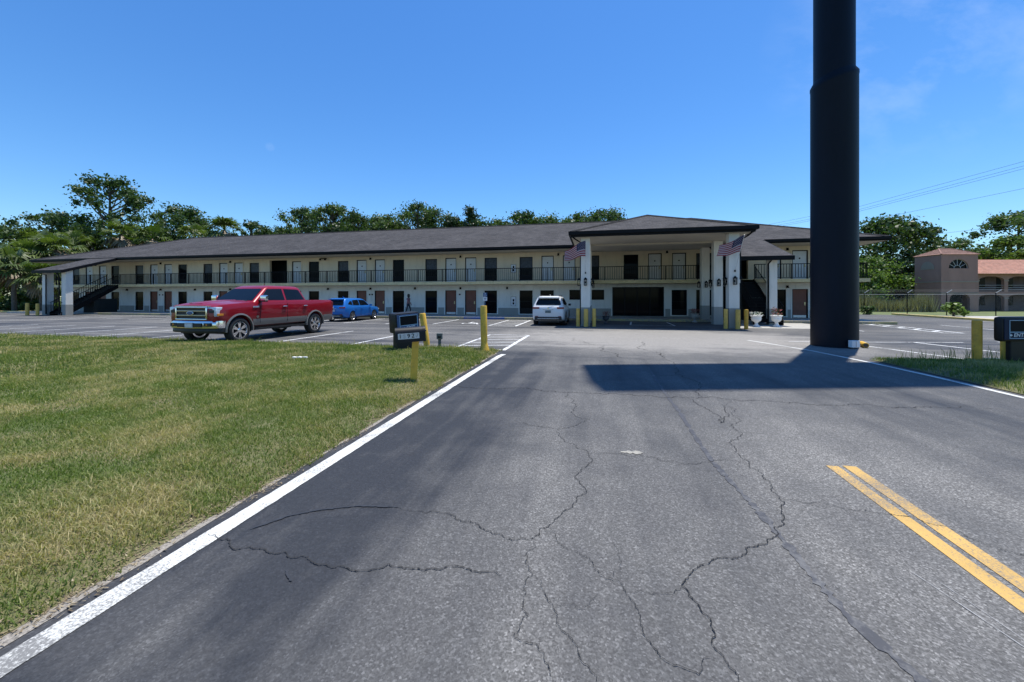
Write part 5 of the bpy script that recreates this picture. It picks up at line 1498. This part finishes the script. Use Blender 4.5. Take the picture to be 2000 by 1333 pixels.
for p in bdy.data.polygons:
    c_ = p.center
    p.material_index = 2 if c_.z < .93 and abs(c_.y) < .16 else (1 if c_.z < 1.39 and c_.z > .93 and not (abs(c_.y) > .14 and c_.z < 1.12) else 0)
    if c_.z < .09: p.material_index = 3
mb = MB(); mb.lathe([(.02, .135), (.085, .11), (.108, .05), (.112, -.02), (.10, -.12), (.06, -.2)], 16, 0, (.035, 0, 1.60)); mb.build('hair', M_HAIR, pe, 60)
mb = MB()
mb.lathe([(.012, -.02), (.014, .0), (.006, .03)], 8, 0, (.168, 0, 1.575)); fuse(bdy, mb, 0)
mb = MB()
for s in (-1, 1): mb.lathe([(.0, -.008), (.011, 0), (.0, .008)], 8, 0, (.155, s * .034, 1.605))
mb.box(.155, .163, -.022, .022, 1.528, 1.535); fuse(bdy, mb, 3)
for s, hp in ((1, (.12, .19, .90)), (-1, (.32, -.18, 1.0))):
    mb = MB(); d = Vector((.35, 0, -.9)).normalized() if s > 0 else Vector((.85, 0, -.5)).normalized()
    up_ = Vector((0, 1, 0)); fw = d.cross(up_).normalized(); b0 = Vector(hp)
    mb.tube([b0, b0 + d * .05, b0 + d * .09], [.026, .034, .03], 8)
    for k, (o_, L) in enumerate(((-.03, .06), (-.01, .075), (.01, .07), (.03, .055))):
        q0 = b0 + d * .08 + fw * o_; mb.tube([q0, q0 + d * L * .55, q0 + d * L * .9 + Vector((0, -s * .018, 0))], [.009, .008, .006], 6)
    q0 = b0 + d * .03 + fw * .03; mb.tube([q0, q0 + (d + fw).normalized() * .04, q0 + (d * 1.3 + fw * .6).normalized() * .065], [.011, .009, .007], 6)
    fuse(bdy, mb, 0)

# ================================================================== TREES
def leaves(g, cents, rads, n, size, flat=.75, asp=.5):
    """n leaf sprays scattered through clumps; returns verts, quads, tone"""
    cents = np.array(cents); rads = np.array(rads)
    w = rads ** 2; idx = g.choice(len(cents), n, p=w / w.sum())
    d = g.normal(0, 1, (n, 3)); d /= np.linalg.norm(d, axis=1)[:, None]
    rr = rads[idx] * np.abs(g.normal(0, .5, n) + .2)
    rr = np.minimum(rr, rads[idx] * (1.05 + .25 * g.uniform(0, 1, n)))
    p = cents[idx] + d * rr[:, None] * np.array([1, 1, flat])
    a = d * .7 + g.normal(0, .7, (n, 3)); a /= np.linalg.norm(a, axis=1)[:, None]
    b = np.cross(a, g.normal(0, 1, (n, 3))); b /= np.linalg.norm(b, axis=1)[:, None] + 1e-9
    s = size * g.uniform(.55, 1.25, n)[:, None]
    c = np.cross(a, b)
    v = np.stack([p - b * s * asp, p + c * s * .9, p + b * s * asp, p - c * s * .75], 1)
    f = np.arange(n * 4).reshape(n, 4)
    clump_t = g.uniform(0, 1, len(cents))
    t = np.clip(.5 * clump_t[idx] + .3 * g.uniform(0, 1, n) + .14 * (rr / rads[idx]), 0, 1)
    return v.reshape(-1, 3), f, np.repeat(t, 4)

def tree(name, label, x, y, h, w, kind, seed, mat, base=.35, n=4200, size=.36, group='trees behind the motel'):
    g = np.random.default_rng(seed)
    t = thing(name, label, 'tree', (x, y, 0), g.uniform(0, 6), group)
    cents, rads = [], []
    r = w / 2
    if kind == 'oak':
        m = 64
        for k in range(m):
            u = g.uniform(0, 1); ang = g.uniform(0, 6.28)
            prof = (1 - u ** 5) ** .6 * min(1, .55 + u * 1.5)
            rad = r * prof * math.sqrt(g.uniform(.1, 1)) * .85
            z = h * (base + (1 - base) * u * .93)
            cents.append((rad * math.cos(ang), rad * math.sin(ang), z)); rads.append(r * g.uniform(.20, .40) * (1.05 - .3 * u))
        cents.append((0, 0, h * .93)); rads.append(r * .2)
    elif kind == 'pine':
        for k in range(24):
            u = (k + g.uniform(0, 1)) / 24; ang = g.uniform(0, 6.28)
            rad = r * (1.0 - .72 * u ** 1.6) * g.uniform(.25, 1)
            z = h * (base + (1 - base) * u * .96)
            cents.append((rad * math.cos(ang), rad * math.sin(ang), z)); rads.append(r * g.uniform(.24, .40))
        cents.append((0, 0, h * .955)); rads.append(r * .3)
    elif kind == 'airy':
        for k in range(56):
            u = g.uniform(0, 1); ang = g.uniform(0, 6.28)
            rad = r * (1 - u ** 5) ** .5 * g.uniform(.15, 1)
            z = h * (base + (1 - base) * u * .95)
            cents.append((rad * math.cos(ang), rad * math.sin(ang), z)); rads.append(r * g.uniform(.16, .30))
        for k in range(4):
            cents.append((g.uniform(-.3, .3) * r, g.uniform(-.3, .3) * r, h * g.uniform(.88, .96))); rads.append(r * .2)
    elif kind == 'bush':
        for k in range(14):
            ang = g.uniform(0, 6.28); u = g.uniform(0, 1)
            rad = r * math.sqrt(g.uniform(0, 1)) * .75 * (1 - .4 * u)
            cents.append((rad * math.cos(ang), rad * math.sin(ang), h * (.15 + .75 * u))); rads.append(r * g.uniform(.25, .4))
    fl = .55 if kind == 'pine' else .8
    if kind != 'bush': n, size = int(n * 2.4), size * .68
    v, f, a = leaves(g, cents, rads, n, size, fl)
    v[:, 2] = np.minimum(v[:, 2], h * 1.02)
    obj('crown', raw_mesh('crown', v, f, [mat], a), t)
    mb = MB(); tr_ = max(.06, h * .018)
    lean = (g.uniform(-.03, .03) * h, g.uniform(-.03, .03) * h)
    trunk = [(0, 0, -.1), (lean[0] * .3, lean[1] * .3, h * .35), (lean[0] * .7, lean[1] * .5, h * .65), (lean[0] * .4, lean[1] * .3, h * .92)]
    mb.tube(trunk, [tr_ * 1.35, tr_, tr_ * .6, tr_ * .2], 8)
    for k in range(0, len(cents), 2):
        c = cents[k]; z0 = max(h * base * .6, c[2] - math.hypot(c[0], c[1]) * .9 - .3)
        z0 = min(z0, h * .85)
        s = (lean[0] * z0 / h, lean[1] * z0 / h, z0)
        md = ((s[0] + c[0]) / 2, (s[1] + c[1]) / 2, (s[2] * .6 + c[2] * .4))
        mb.tube([s, md, c], [tr_ * .35, tr_ * .24, tr_ * .1], 5, cap=False)
    mb.build('trunk', M_BARK, t, 60)
    return t

TREES = [
 ('pine_tree', 'tallest tree at far left, open flat topped crown above the roof end', -76.3, 47.2, 21.4, 14.5, 'oak', 1, M_LEAF_A, .34, 6200, .42),
 ('oak_tree', 'dark rounded tree left of the tallest tree', -82.4, 43.8, 15.3, 13.2, 'oak', 2, M_LEAF_A, .2, 6000, .42),
 ('oak_tree', 'low dark tree at the left picture edge', -87.5, 40.2, 12.6, 11.5, 'oak', 3, M_LEAF_B, .12, 5500, .42),
 ('oak_tree', 'dense dark tree right of the tallest tree', -67.5, 51.1, 17.2, 13.2, 'oak', 4, M_LEAF_A, .3, 6000, .4),
 ('oak_tree', 'broad lower tree filling the gap behind the fan palms', -75, 52.5, 14.2, 12.6, 'oak', 24, M_LEAF_A, .2, 5500, .4),
 ('oak_tree', 'small dark round treetop over the left part of the long roof', -52.0, 50.4, 13.7, 8.4, 'oak', 5, M_LEAF_A, .3, 4200, .34),
 ('broadleaf_tree', 'thin airy treetop left of centre over the roof ridge', -49.0, 57.1, 17.0, 10.1, 'airy', 6, M_LEAF_B, .38, 3600, .36),
 ('broadleaf_tree', 'taller airy treetop with gaps of sky over the roof', -43.6, 58.1, 17.6, 9.5, 'airy', 7, M_LEAF_B, .38, 4200, .36),
 ('oak_tree', 'dark green treetop right of the airy treetops', -38.6, 57.3, 16.2, 9.5, 'oak', 8, M_LEAF_A, .35, 4600, .36),
 ('oak_tree', 'level dark treetop left of the bushy grey green tree', -34.0, 58.1, 15.6, 10.1, 'oak', 9, M_LEAF_B, .35, 4800, .36),
 ('cypress_tree', 'bushy grey green tree rising over the middle of the roof', -27.8, 57.5, 17.2, 12.8, 'oak', 10, M_LEAF_B, .3, 6500, .34),
 ('pine_tree', 'narrow tufted dark pine top right of the bushy grey green tree', -19.4, 59.2, 16.1, 5.7, 'pine', 11, M_LEAF_P, .45, 3000, .32),
 ('pine_tree', 'shorter tufted dark pine top beside the narrow pine', -22.3, 59.0, 14.9, 5.7, 'pine', 31, M_LEAF_P, .45, 3000, .32),
 ('oak_tree', 'small pale green treetop between pine and rounded tree', -14.6, 56.3, 12.6, 6.8, 'oak', 12, M_LEAF_C, .35, 3000, .34),
 ('oak_tree', 'rounded dark tree with sky gaps just right of the roof middle', -10.3, 59.2, 14.8, 8.1, 'airy', 13, M_LEAF_A, .4, 4200, .36),
 ('broadleaf_tree', 'small spiky treetop left of the canopy roof', -4.4, 62.4, 14.4, 5.7, 'oak', 14, M_LEAF_B, .4, 3000, .34),
 ('broadleaf_tree', 'low treetop in the gap before the spiky treetop', -7.6, 62.0, 13.7, 4.6, 'oak', 32, M_LEAF_A, .4, 2400, .34),
 ('broadleaf_tree', 'last pale treetop touching the canopy roof slope', .2, 63.5, 14.6, 7.6, 'airy', 15, M_LEAF_B, .4, 3600, .36),
 ('broadleaf_tree', 'feathery treetop directly left of the canopy peak', 4.0, 63.5, 14.3, 6.2, 'airy', 33, M_LEAF_B, .4, 3000, .36),
 ('oak_tree', 'large dark oak right of the sign pole', 41.2, 65.0, 13.0, 14.4, 'oak', 16, M_LEAF_A, .22, 7000, .42),
 ('oak_tree', 'dark oak close behind the sign pole', 35.0, 66.5, 12.4, 12.1, 'oak', 17, M_LEAF_A, .2, 6000, .42),
 ('pine_tree', 'slim tree standing free left of the orange tower', 53.3, 74.7, 13.1, 5.3, 'pine', 18, M_LEAF_A, .4, 3000, .36),
 ('shrub_tree', 'light green shrubby tree in front of the large dark oak', 33.4, 55.5, 6.7, 7.8, 'oak', 19, M_LEAF_C, .06, 5200, .28),
 ('shrub_tree', 'mid green bushy tree left of the orange tower', 40.2, 61.2, 6.8, 7.5, 'oak', 20, M_LEAF_B, .05, 5000, .3),
 ('oak_tree', 'tall layered tree behind the tiled roof at the right edge', 64.0, 74.2, 14.7, 14.4, 'airy', 21, M_LEAF_B, .25, 7000, .44),
 ('oak_tree', 'mid height tree between tower roof and tiled roof', 56.0, 73.1, 10.6, 9.8, 'oak', 22, M_LEAF_B, .2, 5000, .4),
 ('oak_tree', 'green tree just right of the orange tower roof', 60.0, 70.5, 10.6, 9.2, 'oak', 23, M_LEAF_C, .15, 5000, .4),
 ('oak_tree', 'dark tree at the far right corner behind the tiled roof', 73.0, 74.5, 15.6, 12.6, 'oak', 25, M_LEAF_A, .2, 5500, .42),
 ('oak_tree', 'dark understorey tree left behind the tower', 47.5, 68.0, 8.6, 8.6, 'oak', 26, M_LEAF_A, .1, 4500, .36),
 ('hedgerow_tree', 'low treetop in the tree line below the small dark round treetop', -55, 60.5, 14.2, 12.0, 'oak', 100, M_LEAF_A, .45, 5200, .34),
 ('hedgerow_tree', 'low treetop in the tree line left of the thin airy treetop', -51.5, 62.0, 15.0, 12.0, 'oak', 101, M_LEAF_B, .45, 5200, .34),
 ('hedgerow_tree', 'low treetop in the tree line between the two airy treetops', -47, 63.5, 16.0, 12.0, 'oak', 102, M_LEAF_A, .45, 5200, .34),
 ('hedgerow_tree', 'low treetop in the tree line under the dark green treetop', -41.5, 60.5, 16.2, 12.0, 'oak', 103, M_LEAF_A, .45, 5200, .34),
 ('hedgerow_tree', 'low treetop in the tree line left of the bushy grey green tree', -36.5, 62.0, 16.2, 12.0, 'oak', 104, M_LEAF_B, .45, 5200, .34),
 ('hedgerow_tree', 'low treetop in the tree line right under the bushy grey green tree', -30.5, 63.5, 16.5, 12.0, 'oak', 105, M_LEAF_A, .45, 5200, .34),
 ('hedgerow_tree', 'low treetop in the tree line between bushy tree and tufted pines', -25, 60.5, 15.9, 12.0, 'oak', 106, M_LEAF_A, .45, 5200, .34),
 ('hedgerow_tree', 'low treetop in the tree line beneath the tufted pines', -20, 62.0, 15.2, 12.0, 'oak', 107, M_LEAF_B, .45, 5200, .34),
 ('hedgerow_tree', 'low treetop in the tree line between the pines and the rounded tree', -15.5, 63.5, 14.8, 12.0, 'oak', 108, M_LEAF_A, .45, 5200, .34),
 ('hedgerow_tree', 'low treetop in the tree line under the rounded dark tree', -11.5, 60.5, 15.2, 12.0, 'oak', 109, M_LEAF_A, .45, 5200, .34),
 ('hedgerow_tree', 'low treetop in the tree line right of the rounded dark tree', -7.2, 62.0, 14.8, 12.0, 'oak', 110, M_LEAF_B, .45, 5200, .34),
 ('hedgerow_tree', 'low treetop in the tree line under the spiky treetop', -3, 63.5, 15.2, 12.0, 'oak', 111, M_LEAF_A, .45, 5200, .34),
 ('hedgerow_tree', 'low treetop in the tree line under the last pale treetop', 1.6, 60.5, 15.3, 12.0, 'oak', 112, M_LEAF_A, .45, 5200, .34),
 ('hedgerow_tree', 'low treetop in the tree line right of the spiky green palm', -57.5, 54.0, 13.2, 7.5, 'oak', 120, M_LEAF_A, .4, 5200, .34),
 ('hedgerow_tree', 'low treetop in the tree line just left of the small dark round treetop', -54.5, 55.0, 13.0, 7.0, 'oak', 121, M_LEAF_B, .4, 5200, .34),
 ('oak_tree', 'dense dark thicket tree at the left picture edge below the low tree', -82.5, 35.5, 7.0, 9.5, 'oak', 122, M_LEAF_A, .05, 4000, .4),
]
for T in TREES: tree(*T)
SHR = [(-72.0, 29.6, 1.5, 3.4, 'low shrub under the pale fronded palm at the extreme left'), (-74.5, 31.5, 2.4, 4.2, 'broad dark shrub at the left picture edge behind the kerb'), (-66.6, 32.4, 2.2, 3.6, 'dark shrub among the palm trunks left of the shelter'), (-70.5, 36.0, 5.0, 6.0, 'tall dark thicket behind the left edge palms'), (-64.0, 38.5, 5.5, 6.5, 'tall dark thicket behind the palms by the motel end'), (-77.0, 33.0, 5.0, 6.5, 'tall dark thicket at the extreme left edge'), (-58.6, 36.5, 3.8, 3.4, 'upright dark shrub against the motel end wall'), (-61.5, 31.0, 1.3, 2.4, 'low green shrub under the palms nearest the left shelter'), (-64.8, 30.6, 1.1, 2.2, 'low round shrub under the palms at the left edge'), (-58.9, 31.4, 1.0, 1.9, 'small shrub beside the far end wall of the motel'), (-68.5, 30.4, 1.6, 3.2, 'wide shrub at the very left behind the yellow kerb'), (-59.6, 33.6, 2.2, 3.0, 'tall dark shrub behind the small shrub at the motel end wall'), (-63.4, 34.6, 2.6, 3.6, 'dark thicket between the palm trunks')]
for i, (x, y, h, w, lab) in enumerate(SHR):
    tree('shrub', lab, x, y, h, w, 'bush', 60 + i, M_LEAF_B if i % 2 else M_LEAF_A, .05, 1300 if h < 3 else 3500, .2 if h < 3 else .3, 'shrubs under the palms')['category'] = 'shrub'
tree('shrub', 'bright green bush in front of the orange tower', 30.0, 39.9, 1.15, 2.2, 'bush', 71, M_LEAF_C, .05, 900, .17, 'shrubs by the right kerb')['category'] = 'shrub'
tree('shrub', 'small scrubby weeds at the foot of the chain fence', 24.7, 41.6, .8, 1.6, 'bush', 72, M_LEAF_B, .05, 500, .16, 'shrubs by the right kerb')['category'] = 'shrub'

def palm(label, x, y, zc, rad, seed, dead=.3, ntot=38):
    g = np.random.default_rng(seed)
    t = thing('fan_palm', label, 'palm', (x, y, .05), g.uniform(0, 6), 'fan palms at the left end')
    mb = MB(); mb.tube([(0, 0, -.1), (.05, .03, zc * .5), (.1, -.02, zc)], [.22, .19, .2], 10)
    for k in range(26):
        a = k * 2.4; z = zc - .1 - k * .06
        mb.tube([(.1 + .18 * math.cos(a), .18 * math.sin(a), z), (.1 + .36 * math.cos(a), .36 * math.sin(a), z + .18)], [.05, .025], 5)
    mb.build('trunk', M_PALMBARK, t, 60)
    for isdead in (False, True):
        V = []; A = []; F3 = []
        n = int(ntot * (dead if isdead else 1 - dead))
        for k in range(n):
            az = g.uniform(0, 6.283)
            el = g.uniform(-1.35, -.55) if isdead else g.uniform(-.5, 1.35)
            d = np.array([math.cos(az) * math.cos(el), math.sin(az) * math.cos(el), math.sin(el)])
            s = np.array([-math.sin(az), math.cos(az), 0.0]); u = np.cross(s, d)
            u = -u if u[2] < 0 else u
            L1 = rad * g.uniform(.42, .6) * (.7 if isdead else 1)
            root = np.array([.1, 0, zc + .1])
            hub = root + d * L1 - np.array([0, 0, .10 * L1])
            tone = g.uniform(0, 1)
            pw = .022 * rad
            b = len(V); V += [root - s * pw, root + s * pw, hub + s * pw, hub - s * pw]; A += [tone * .7] * 4; F3 += [(b, b + 1, b + 2), (b, b + 2, b + 3)]
            m = 15
            for q in range(m):
                an = (q / (m - 1) - .5) * 3.7 + g.uniform(-.06, .06)
                ld = d * math.cos(an) + s * math.sin(an)
                L2 = rad * g.uniform(.42, .56) * (1 - .12 * abs(an))
                droop = np.array([0, 0, -1.0]) * L2 * g.uniform(.15, .5) * (1.2 if isdead else 1)
                wv = np.cross(ld, u); wv /= np.linalg.norm(wv) + 1e-9
                mid = hub + ld * L2 * .55 + u * L2 * .05
                tip = hub + ld * L2 + droop
                ww = .034 * rad
                b = len(V); V += [hub, mid - wv * ww, mid + wv * ww, tip]
                tn = np.clip(tone * .6 + g.uniform(0, .4), 0, 1); A += [tn] * 4
                F3 += [(b, b + 1, b + 2), (b + 1, b + 3, b + 2)]
        obj('dead_fronds' if isdead else 'crown', raw_mesh('crown', np.array(V), np.array(F3), [M_FROND_D if isdead else M_FROND], np.array(A)), t)
    return t
PALMS = [
 ('large fan palm at the left edge with bright arching fronds', -63.6, 30.6, 4.9, 2.9, 81, .25), ('short fan palm in front of the left shelter end', -60.2, 31.0, 3.7, 2.5, 82, .3), ('fan palm at the left edge, its crown below the open sky', -72.0, 36.2, 8.2, 3.0, 83, .25),
 ('fan palm left of the dead fronded palm', -68.7, 38.6, 8.4, 2.8, 84, .3), ('tall fan palm with a skirt of brown dead fronds', -67.4, 42.9, 10.6, 3.0, 85, .55), ('fan palm right of the brown skirted palm', -62.7, 43.9, 10.0, 2.7, 86, .45),
 ('low fan palm peeking over the roof hip', -58.9, 46.8, 10.6, 2.6, 87, .4), ('spiky green fan palm over the left roof ridge end', -54.6, 47.7, 11.6, 3.0, 88, .3), ('fan palm between shelter roof and dark oak', -65.6, 35.2, 7.4, 2.8, 89, .3), ('fan palm at the extreme left with pale fronds', -67.8, 31.0, 5.6, 2.8, 90, .3),
 ('shaded fan palm behind the large left edge palm', -66.5, 33.2, 6.3, 2.8, 91, .35)]
for P in PALMS: palm(*P)

# tall grass beyond the fence
g = np.random.default_rng(50)
n = 9000
x = g.uniform(18, 36.5, n); y = g.uniform(50.5, 53.0, n); h = g.uniform(.8, 1.9, n) * (1 + .25 * np.sin(x * .9))
a = g.uniform(0, 6.28, n); lx = g.normal(0, .22, n); w = .045
v = np.stack([np.stack([x - np.cos(a) * w, y - np.sin(a) * w, np.full(n, -.04)], -1), np.stack([x + np.cos(a) * w, y + np.sin(a) * w, np.full(n, -.04)], -1), np.stack([x + lx, y + g.normal(0, .2, n), h], -1)], 1).reshape(-1, 3)
struct(obj('tall_grass', raw_mesh('tall_grass', v, np.arange(n * 3).reshape(n, 3), [M_REED], np.repeat(g.uniform(0, 1, n), 3))), 'stuff')
# woodland floor behind the motel
n = 5000
x = g.uniform(-110, 110, n); y = g.uniform(76, 84, n); z = g.uniform(0, 5.5, n)
v, f, a = leaves(g, np.stack([x[:400], y[:400], z[:400]], -1), np.full(400, 1.9), 16000, .6)
struct(obj('far_woods', raw_mesh('far_woods', v, f, [M_LEAF_A], a)), 'stuff')

# ================================================================== FENCE
fc = thing('chain_link_fence', 'chain link fence with slanted barbed wire arms behind the right hand lot', 'fence', (20, 42.3, 0))
FX_ = [14.6, 17.8, 21.0, 24.9, 28.3, 31.3, 34.9, 38.6, 42.4, 46.2, 50]
for i, x in enumerate(FX_):
    mb = MB(); mb.tube([(x - 20, 0, -.05), (x - 20, 0, 2.0)], .035, 8); p_ = mb.build('post', M_IRON, fc)
    mb = MB(); mb.tube([(x - 20, 0, 1.98), (x - 20 + .34, -.1, 2.28)], .03, 6); mb.build('arm', M_GALV, p_)
    if i + 1 < len(FX_):
        x2 = FX_[i + 1]
        mb = MB(); mb.poly([(x - 20 + .035, 0, .05), (x2 - 20 - .035, 0, .05), (x2 - 20 - .035, 0, 1.85), (x - 20 + .035, 0, 1.85)]); mb.build('mesh_panel', M_CHAIN, fc)
        mb = MB(); mb.tube([(x - 20, 0, 1.87), (x2 - 20, 0, 1.87)], .02, 6)
        for (dx, dz) in ((.11, .1), (.22, .2), (.33, .29)): mb.tube([(x - 20 + dx, -.03, 1.99 + dz), (x2 - 20 + dx, -.03, 1.99 + dz)], .003, 4)
        mb.build('rail', M_GALV, fc)

# ================================================================== ORANGE BUILDING
ob = thing('terracotta_building', 'terracotta stucco building with a square tower, arches and clay tile roof', 'building', (38.9, 53.25, -.05), R(12))
def arch_face(mb, x0, x1, z0, z1, ax0, ax1, sill, spring, rise, y, th, m=0, n=12):
    """wall slab with one arched opening"""
    mb.box(x0, ax0, y, y + th, z0, z1, m); mb.box(ax1, x1, y, y + th, z0, z1, m)
    if sill > z0: mb.box(ax0, ax1, y, y + th, z0, sill, m)
    cx, hw = (ax0 + ax1) / 2, (ax1 - ax0) / 2
    for i in range(n):
        a0, a1 = math.pi * (1 - i / n), math.pi * (1 - (i + 1) / n)
        p0 = (cx + hw * math.cos(a0), spring + rise * math.sin(a0)); p1 = (cx + hw * math.cos(a1), spring + rise * math.sin(a1))
        mb.prism([(p0[0], y, p0[1]), (p1[0], y, p1[1]), (p1[0], y, z1), (p0[0], y, z1)], (0, th, 0), m)
TW, TD = 4.2, 2.9
mb = MB()
arch_face(mb, 0, TW, 0, 3.0, .95, 3.3, 0, 1.35, .85, 0, .25)
arch_face(mb, 0, TW, 3.0, 6.55, .85, 3.15, 4.95, 4.96, 1.05, 0, .25)
mb.box(0, .25, .25, TD, 0, 6.55); mb.box(TW - .25, TW, .25, TD, 0, 6.55); mb.box(.25, TW - .25, TD - .2, TD, 0, 6.55)
tw = mb.build('tower_wall', M_TERRA, ob)
mb = MB()
for z in (2.05, 3.35, 0.0):
    if z: mb.box(-.05, TW + .05, -.05, .0, z, z + .13); mb.box(-.05, .0, 0, TD, z, z + .13)
mb.build('band', M_TERRA_L, tw)
mb = MB(); mb.box(.85, 3.15, .18, .2, 4.95, 6.0); fl_ = mb.build('fan_window', M_PANE, tw)
mb = MB()
for k in range(1, 6):
    a = math.pi * k / 6; mb.tube([(2.0 + .35 * math.cos(a), .16, 4.97 + .3 * math.sin(a)), (2.0 + 1.14 * math.cos(a), .16, 4.97 + 1.04 * math.sin(a))], .03, 5)
mb.tube([(2.0 + .38 * math.cos(math.pi * k / 10), .16, 4.97 + .33 * math.sin(math.pi * k / 10)) for k in range(11)], .03, 5)
mb.tube([(2.0 + 1.14 * math.cos(math.pi * k / 14), .15, 4.97 + 1.04 * math.sin(math.pi * k / 14)) for k in range(15)], .035, 5); mb.build('glazing_bars', M_GALV, fl_)
mb = MB()
mb.prism([(-.03, 1.45 + .75 * math.cos(math.pi * k / 10), 4.9 + .95 * math.sin(math.pi * k / 10)) for k in range(11)], (.04, 0, 0)); mb.build('blind_arch', M_TERRA_L, tw)
mb = MB(); mb.box(.4, TW - .4, 1.2, 1.3, 0, 2.9); mb.build('porch_back', M_DARK, tw)
mb = MB()
ov = .13; apx = (TW / 2 - .6, TD / 2, 7.35)
c4 = [(-ov, -ov, 6.56), (TW + ov, -ov, 6.56), (TW + ov, TD + ov, 6.56), (-ov, TD + ov, 6.56)]
r0, r1 = (1.3, TD / 2, 7.35), (TW - 1.3, TD / 2, 7.35)
mb.poly([c4[0], c4[1], r1, r0]); mb.poly([c4[1], c4[2], r1]); mb.poly([c4[2], c4[3], r0, r1]); mb.poly([c4[3], c4[0], r0]); mb.poly([(p[0], p[1], 6.55) for p in c4])
trf = mb.build('tower_roof', M_TILE_D, ob)
mb = MB()
for k in range(1, 6):
    u = k / 6
    A0 = Vector(c4[0]).lerp(Vector(r0), u); A1 = Vector(c4[1]).lerp(Vector(r1), u); mb.tube([A0, A1], .045, 5)
    B0 = Vector(c4[3]).lerp(Vector(r0), u); mb.tube([A0, B0], .045, 5)
mb.tube([c4[0], r0], .08, 6); mb.tube([c4[1], r1], .08, 6); mb.tube([r0, r1], .08, 6); mb.build('tile_courses', M_TILE_D, trf)
# arcade wing
WX0, WX1, WY = 4.2, 26.0, 1.0
bays = [(4.2, 5.3)] + [(5.3 + k * 3.42, 5.3 + (k + 1) * 3.42) for k in range(6)]
mb = MB()
for (a_, b_) in bays:
    pw = .22
    for (z0, z1, spr, rs) in ((0, 2.15, 1.55, .42), (2.15, 4.35, 3.6, .5)):
        if b_ - a_ < 2: mb.box(b_ - pw, b_, WY, WY + .3, z0, z1); mb.box(a_, b_ - pw, WY, WY + .3, z1 - .3, z1); continue
        arch_face(mb, a_, b_, z0, z1, a_ + pw, b_ - pw, z0 + (.12 if z0 else 0), spr, rs, WY, .3)
wg = mb.build('arcade_wall', M_TERRA, ob)
mb = MB()
for (a_, b_) in bays:
    for z in (1.45, 3.5): mb.box(b_ - .27, b_ + .27, WY - .04, WY + .0, z, z + .14)
mb.build('capital', M_TERRA_L, wg)
mb = MB(); mb.box(WX0, WX1, WY + .3, WY + 1.8, 2.1, 2.2); mb.build('gallery_floor', M_TERRA, wg)
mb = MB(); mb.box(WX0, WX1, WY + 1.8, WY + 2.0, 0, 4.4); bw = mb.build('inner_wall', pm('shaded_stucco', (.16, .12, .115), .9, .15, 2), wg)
for k in range(6):
    for z in (0.05, 2.2):
        mb = MB(); mb.box(6.4 + k * 3.42, 7.3 + k * 3.42, WY + 1.76, WY + 1.799, z, z + 1.95); mb.build('door', M_FRAME, bw)
        mb = MB(); mb.box(7.6 + k * 3.42, 8.4 + k * 3.42, WY + 1.76, WY + 1.799, z + .6, z + 1.75); mb.build('window', M_PANE, bw)
for (a_, b_) in bays[1:]:
    mb = MB()
    for z in (2.55, 2.78, 3.05): mb.tube([(a_ + .2, WY + .12, z), (b_ - .2, WY + .12, z)], .025, 5)
    mb.build('railing', M_GALV, wg)
e0, e1 = (4.0, WY - .6, 4.38), (WX1, WY - .6, 4.38)
g0, g1 = (6.6, WY + 4.2, 6.4), (WX1, WY + 4.2, 6.4)
mb = MB(); mb.poly([e0, e1, g1, g0]); mb.poly([(4.0, WY + 9, 4.38), g0, g1, (WX1, WY + 9, 4.38)]); mb.poly([e0, g0, (4.0, WY + 9, 4.38)]); mb.poly([(4.0, WY - .6, 4.36), (WX1, WY - .6, 4.36), (WX1, WY + 9, 4.36), (4.0, WY + 9, 4.36)])
wr = mb.build('tile_roof', M_TILE, ob)
mb = MB(); nC = 13
for k in range(nC + 1):
    u = k / nC
    A0 = Vector(e0).lerp(Vector(g0), u); A1 = Vector(e1).lerp(Vector(g1), u); mb.tube([A0, A1], .06, 6)
mb.tube([e0, g0], .09, 6); mb.build('tile_courses', M_TILE, wr)

# ================================================================== CABLES
CAB = [((75, 48.3, 24.2), (58.8, 61.6, 20.3), (43.0, 74.6, 16.6), (18, 95, 14), 'highest overhead cable crossing the sky at the right'), ((75, 48.3, 23.4), (58.8, 61.6, 19.7), (43.0, 74.6, 16.1), (18, 95, 13.6), 'second overhead cable from the top at the right'), ((75, 48.3, 22.9), (58.8, 61.6, 19.3), (43.0, 74.6, 15.8), (18, 95, 13.3), 'third overhead cable from the top at the right'), ((75, 45.8, 19.3), (58.8, 61.6, 16.5), (46.5, 73.3, 14.6), (20, 98, 12.5), 'lone lower overhead cable above the large dark oak'), ((75, 60, 14.0), (60.2, 74.1, 12.4), (57.2, 77.0, 12.2), (40, 94, 11.4), 'lowest overhead cable between the slim tree and right edge tree')]
for c in CAB:
    mb = MB(); mb.tube(list(c[:4]), .019, 5); tag(mb.build('power_cable', M_CABLE), c[4], 'cable', 'overhead cables')
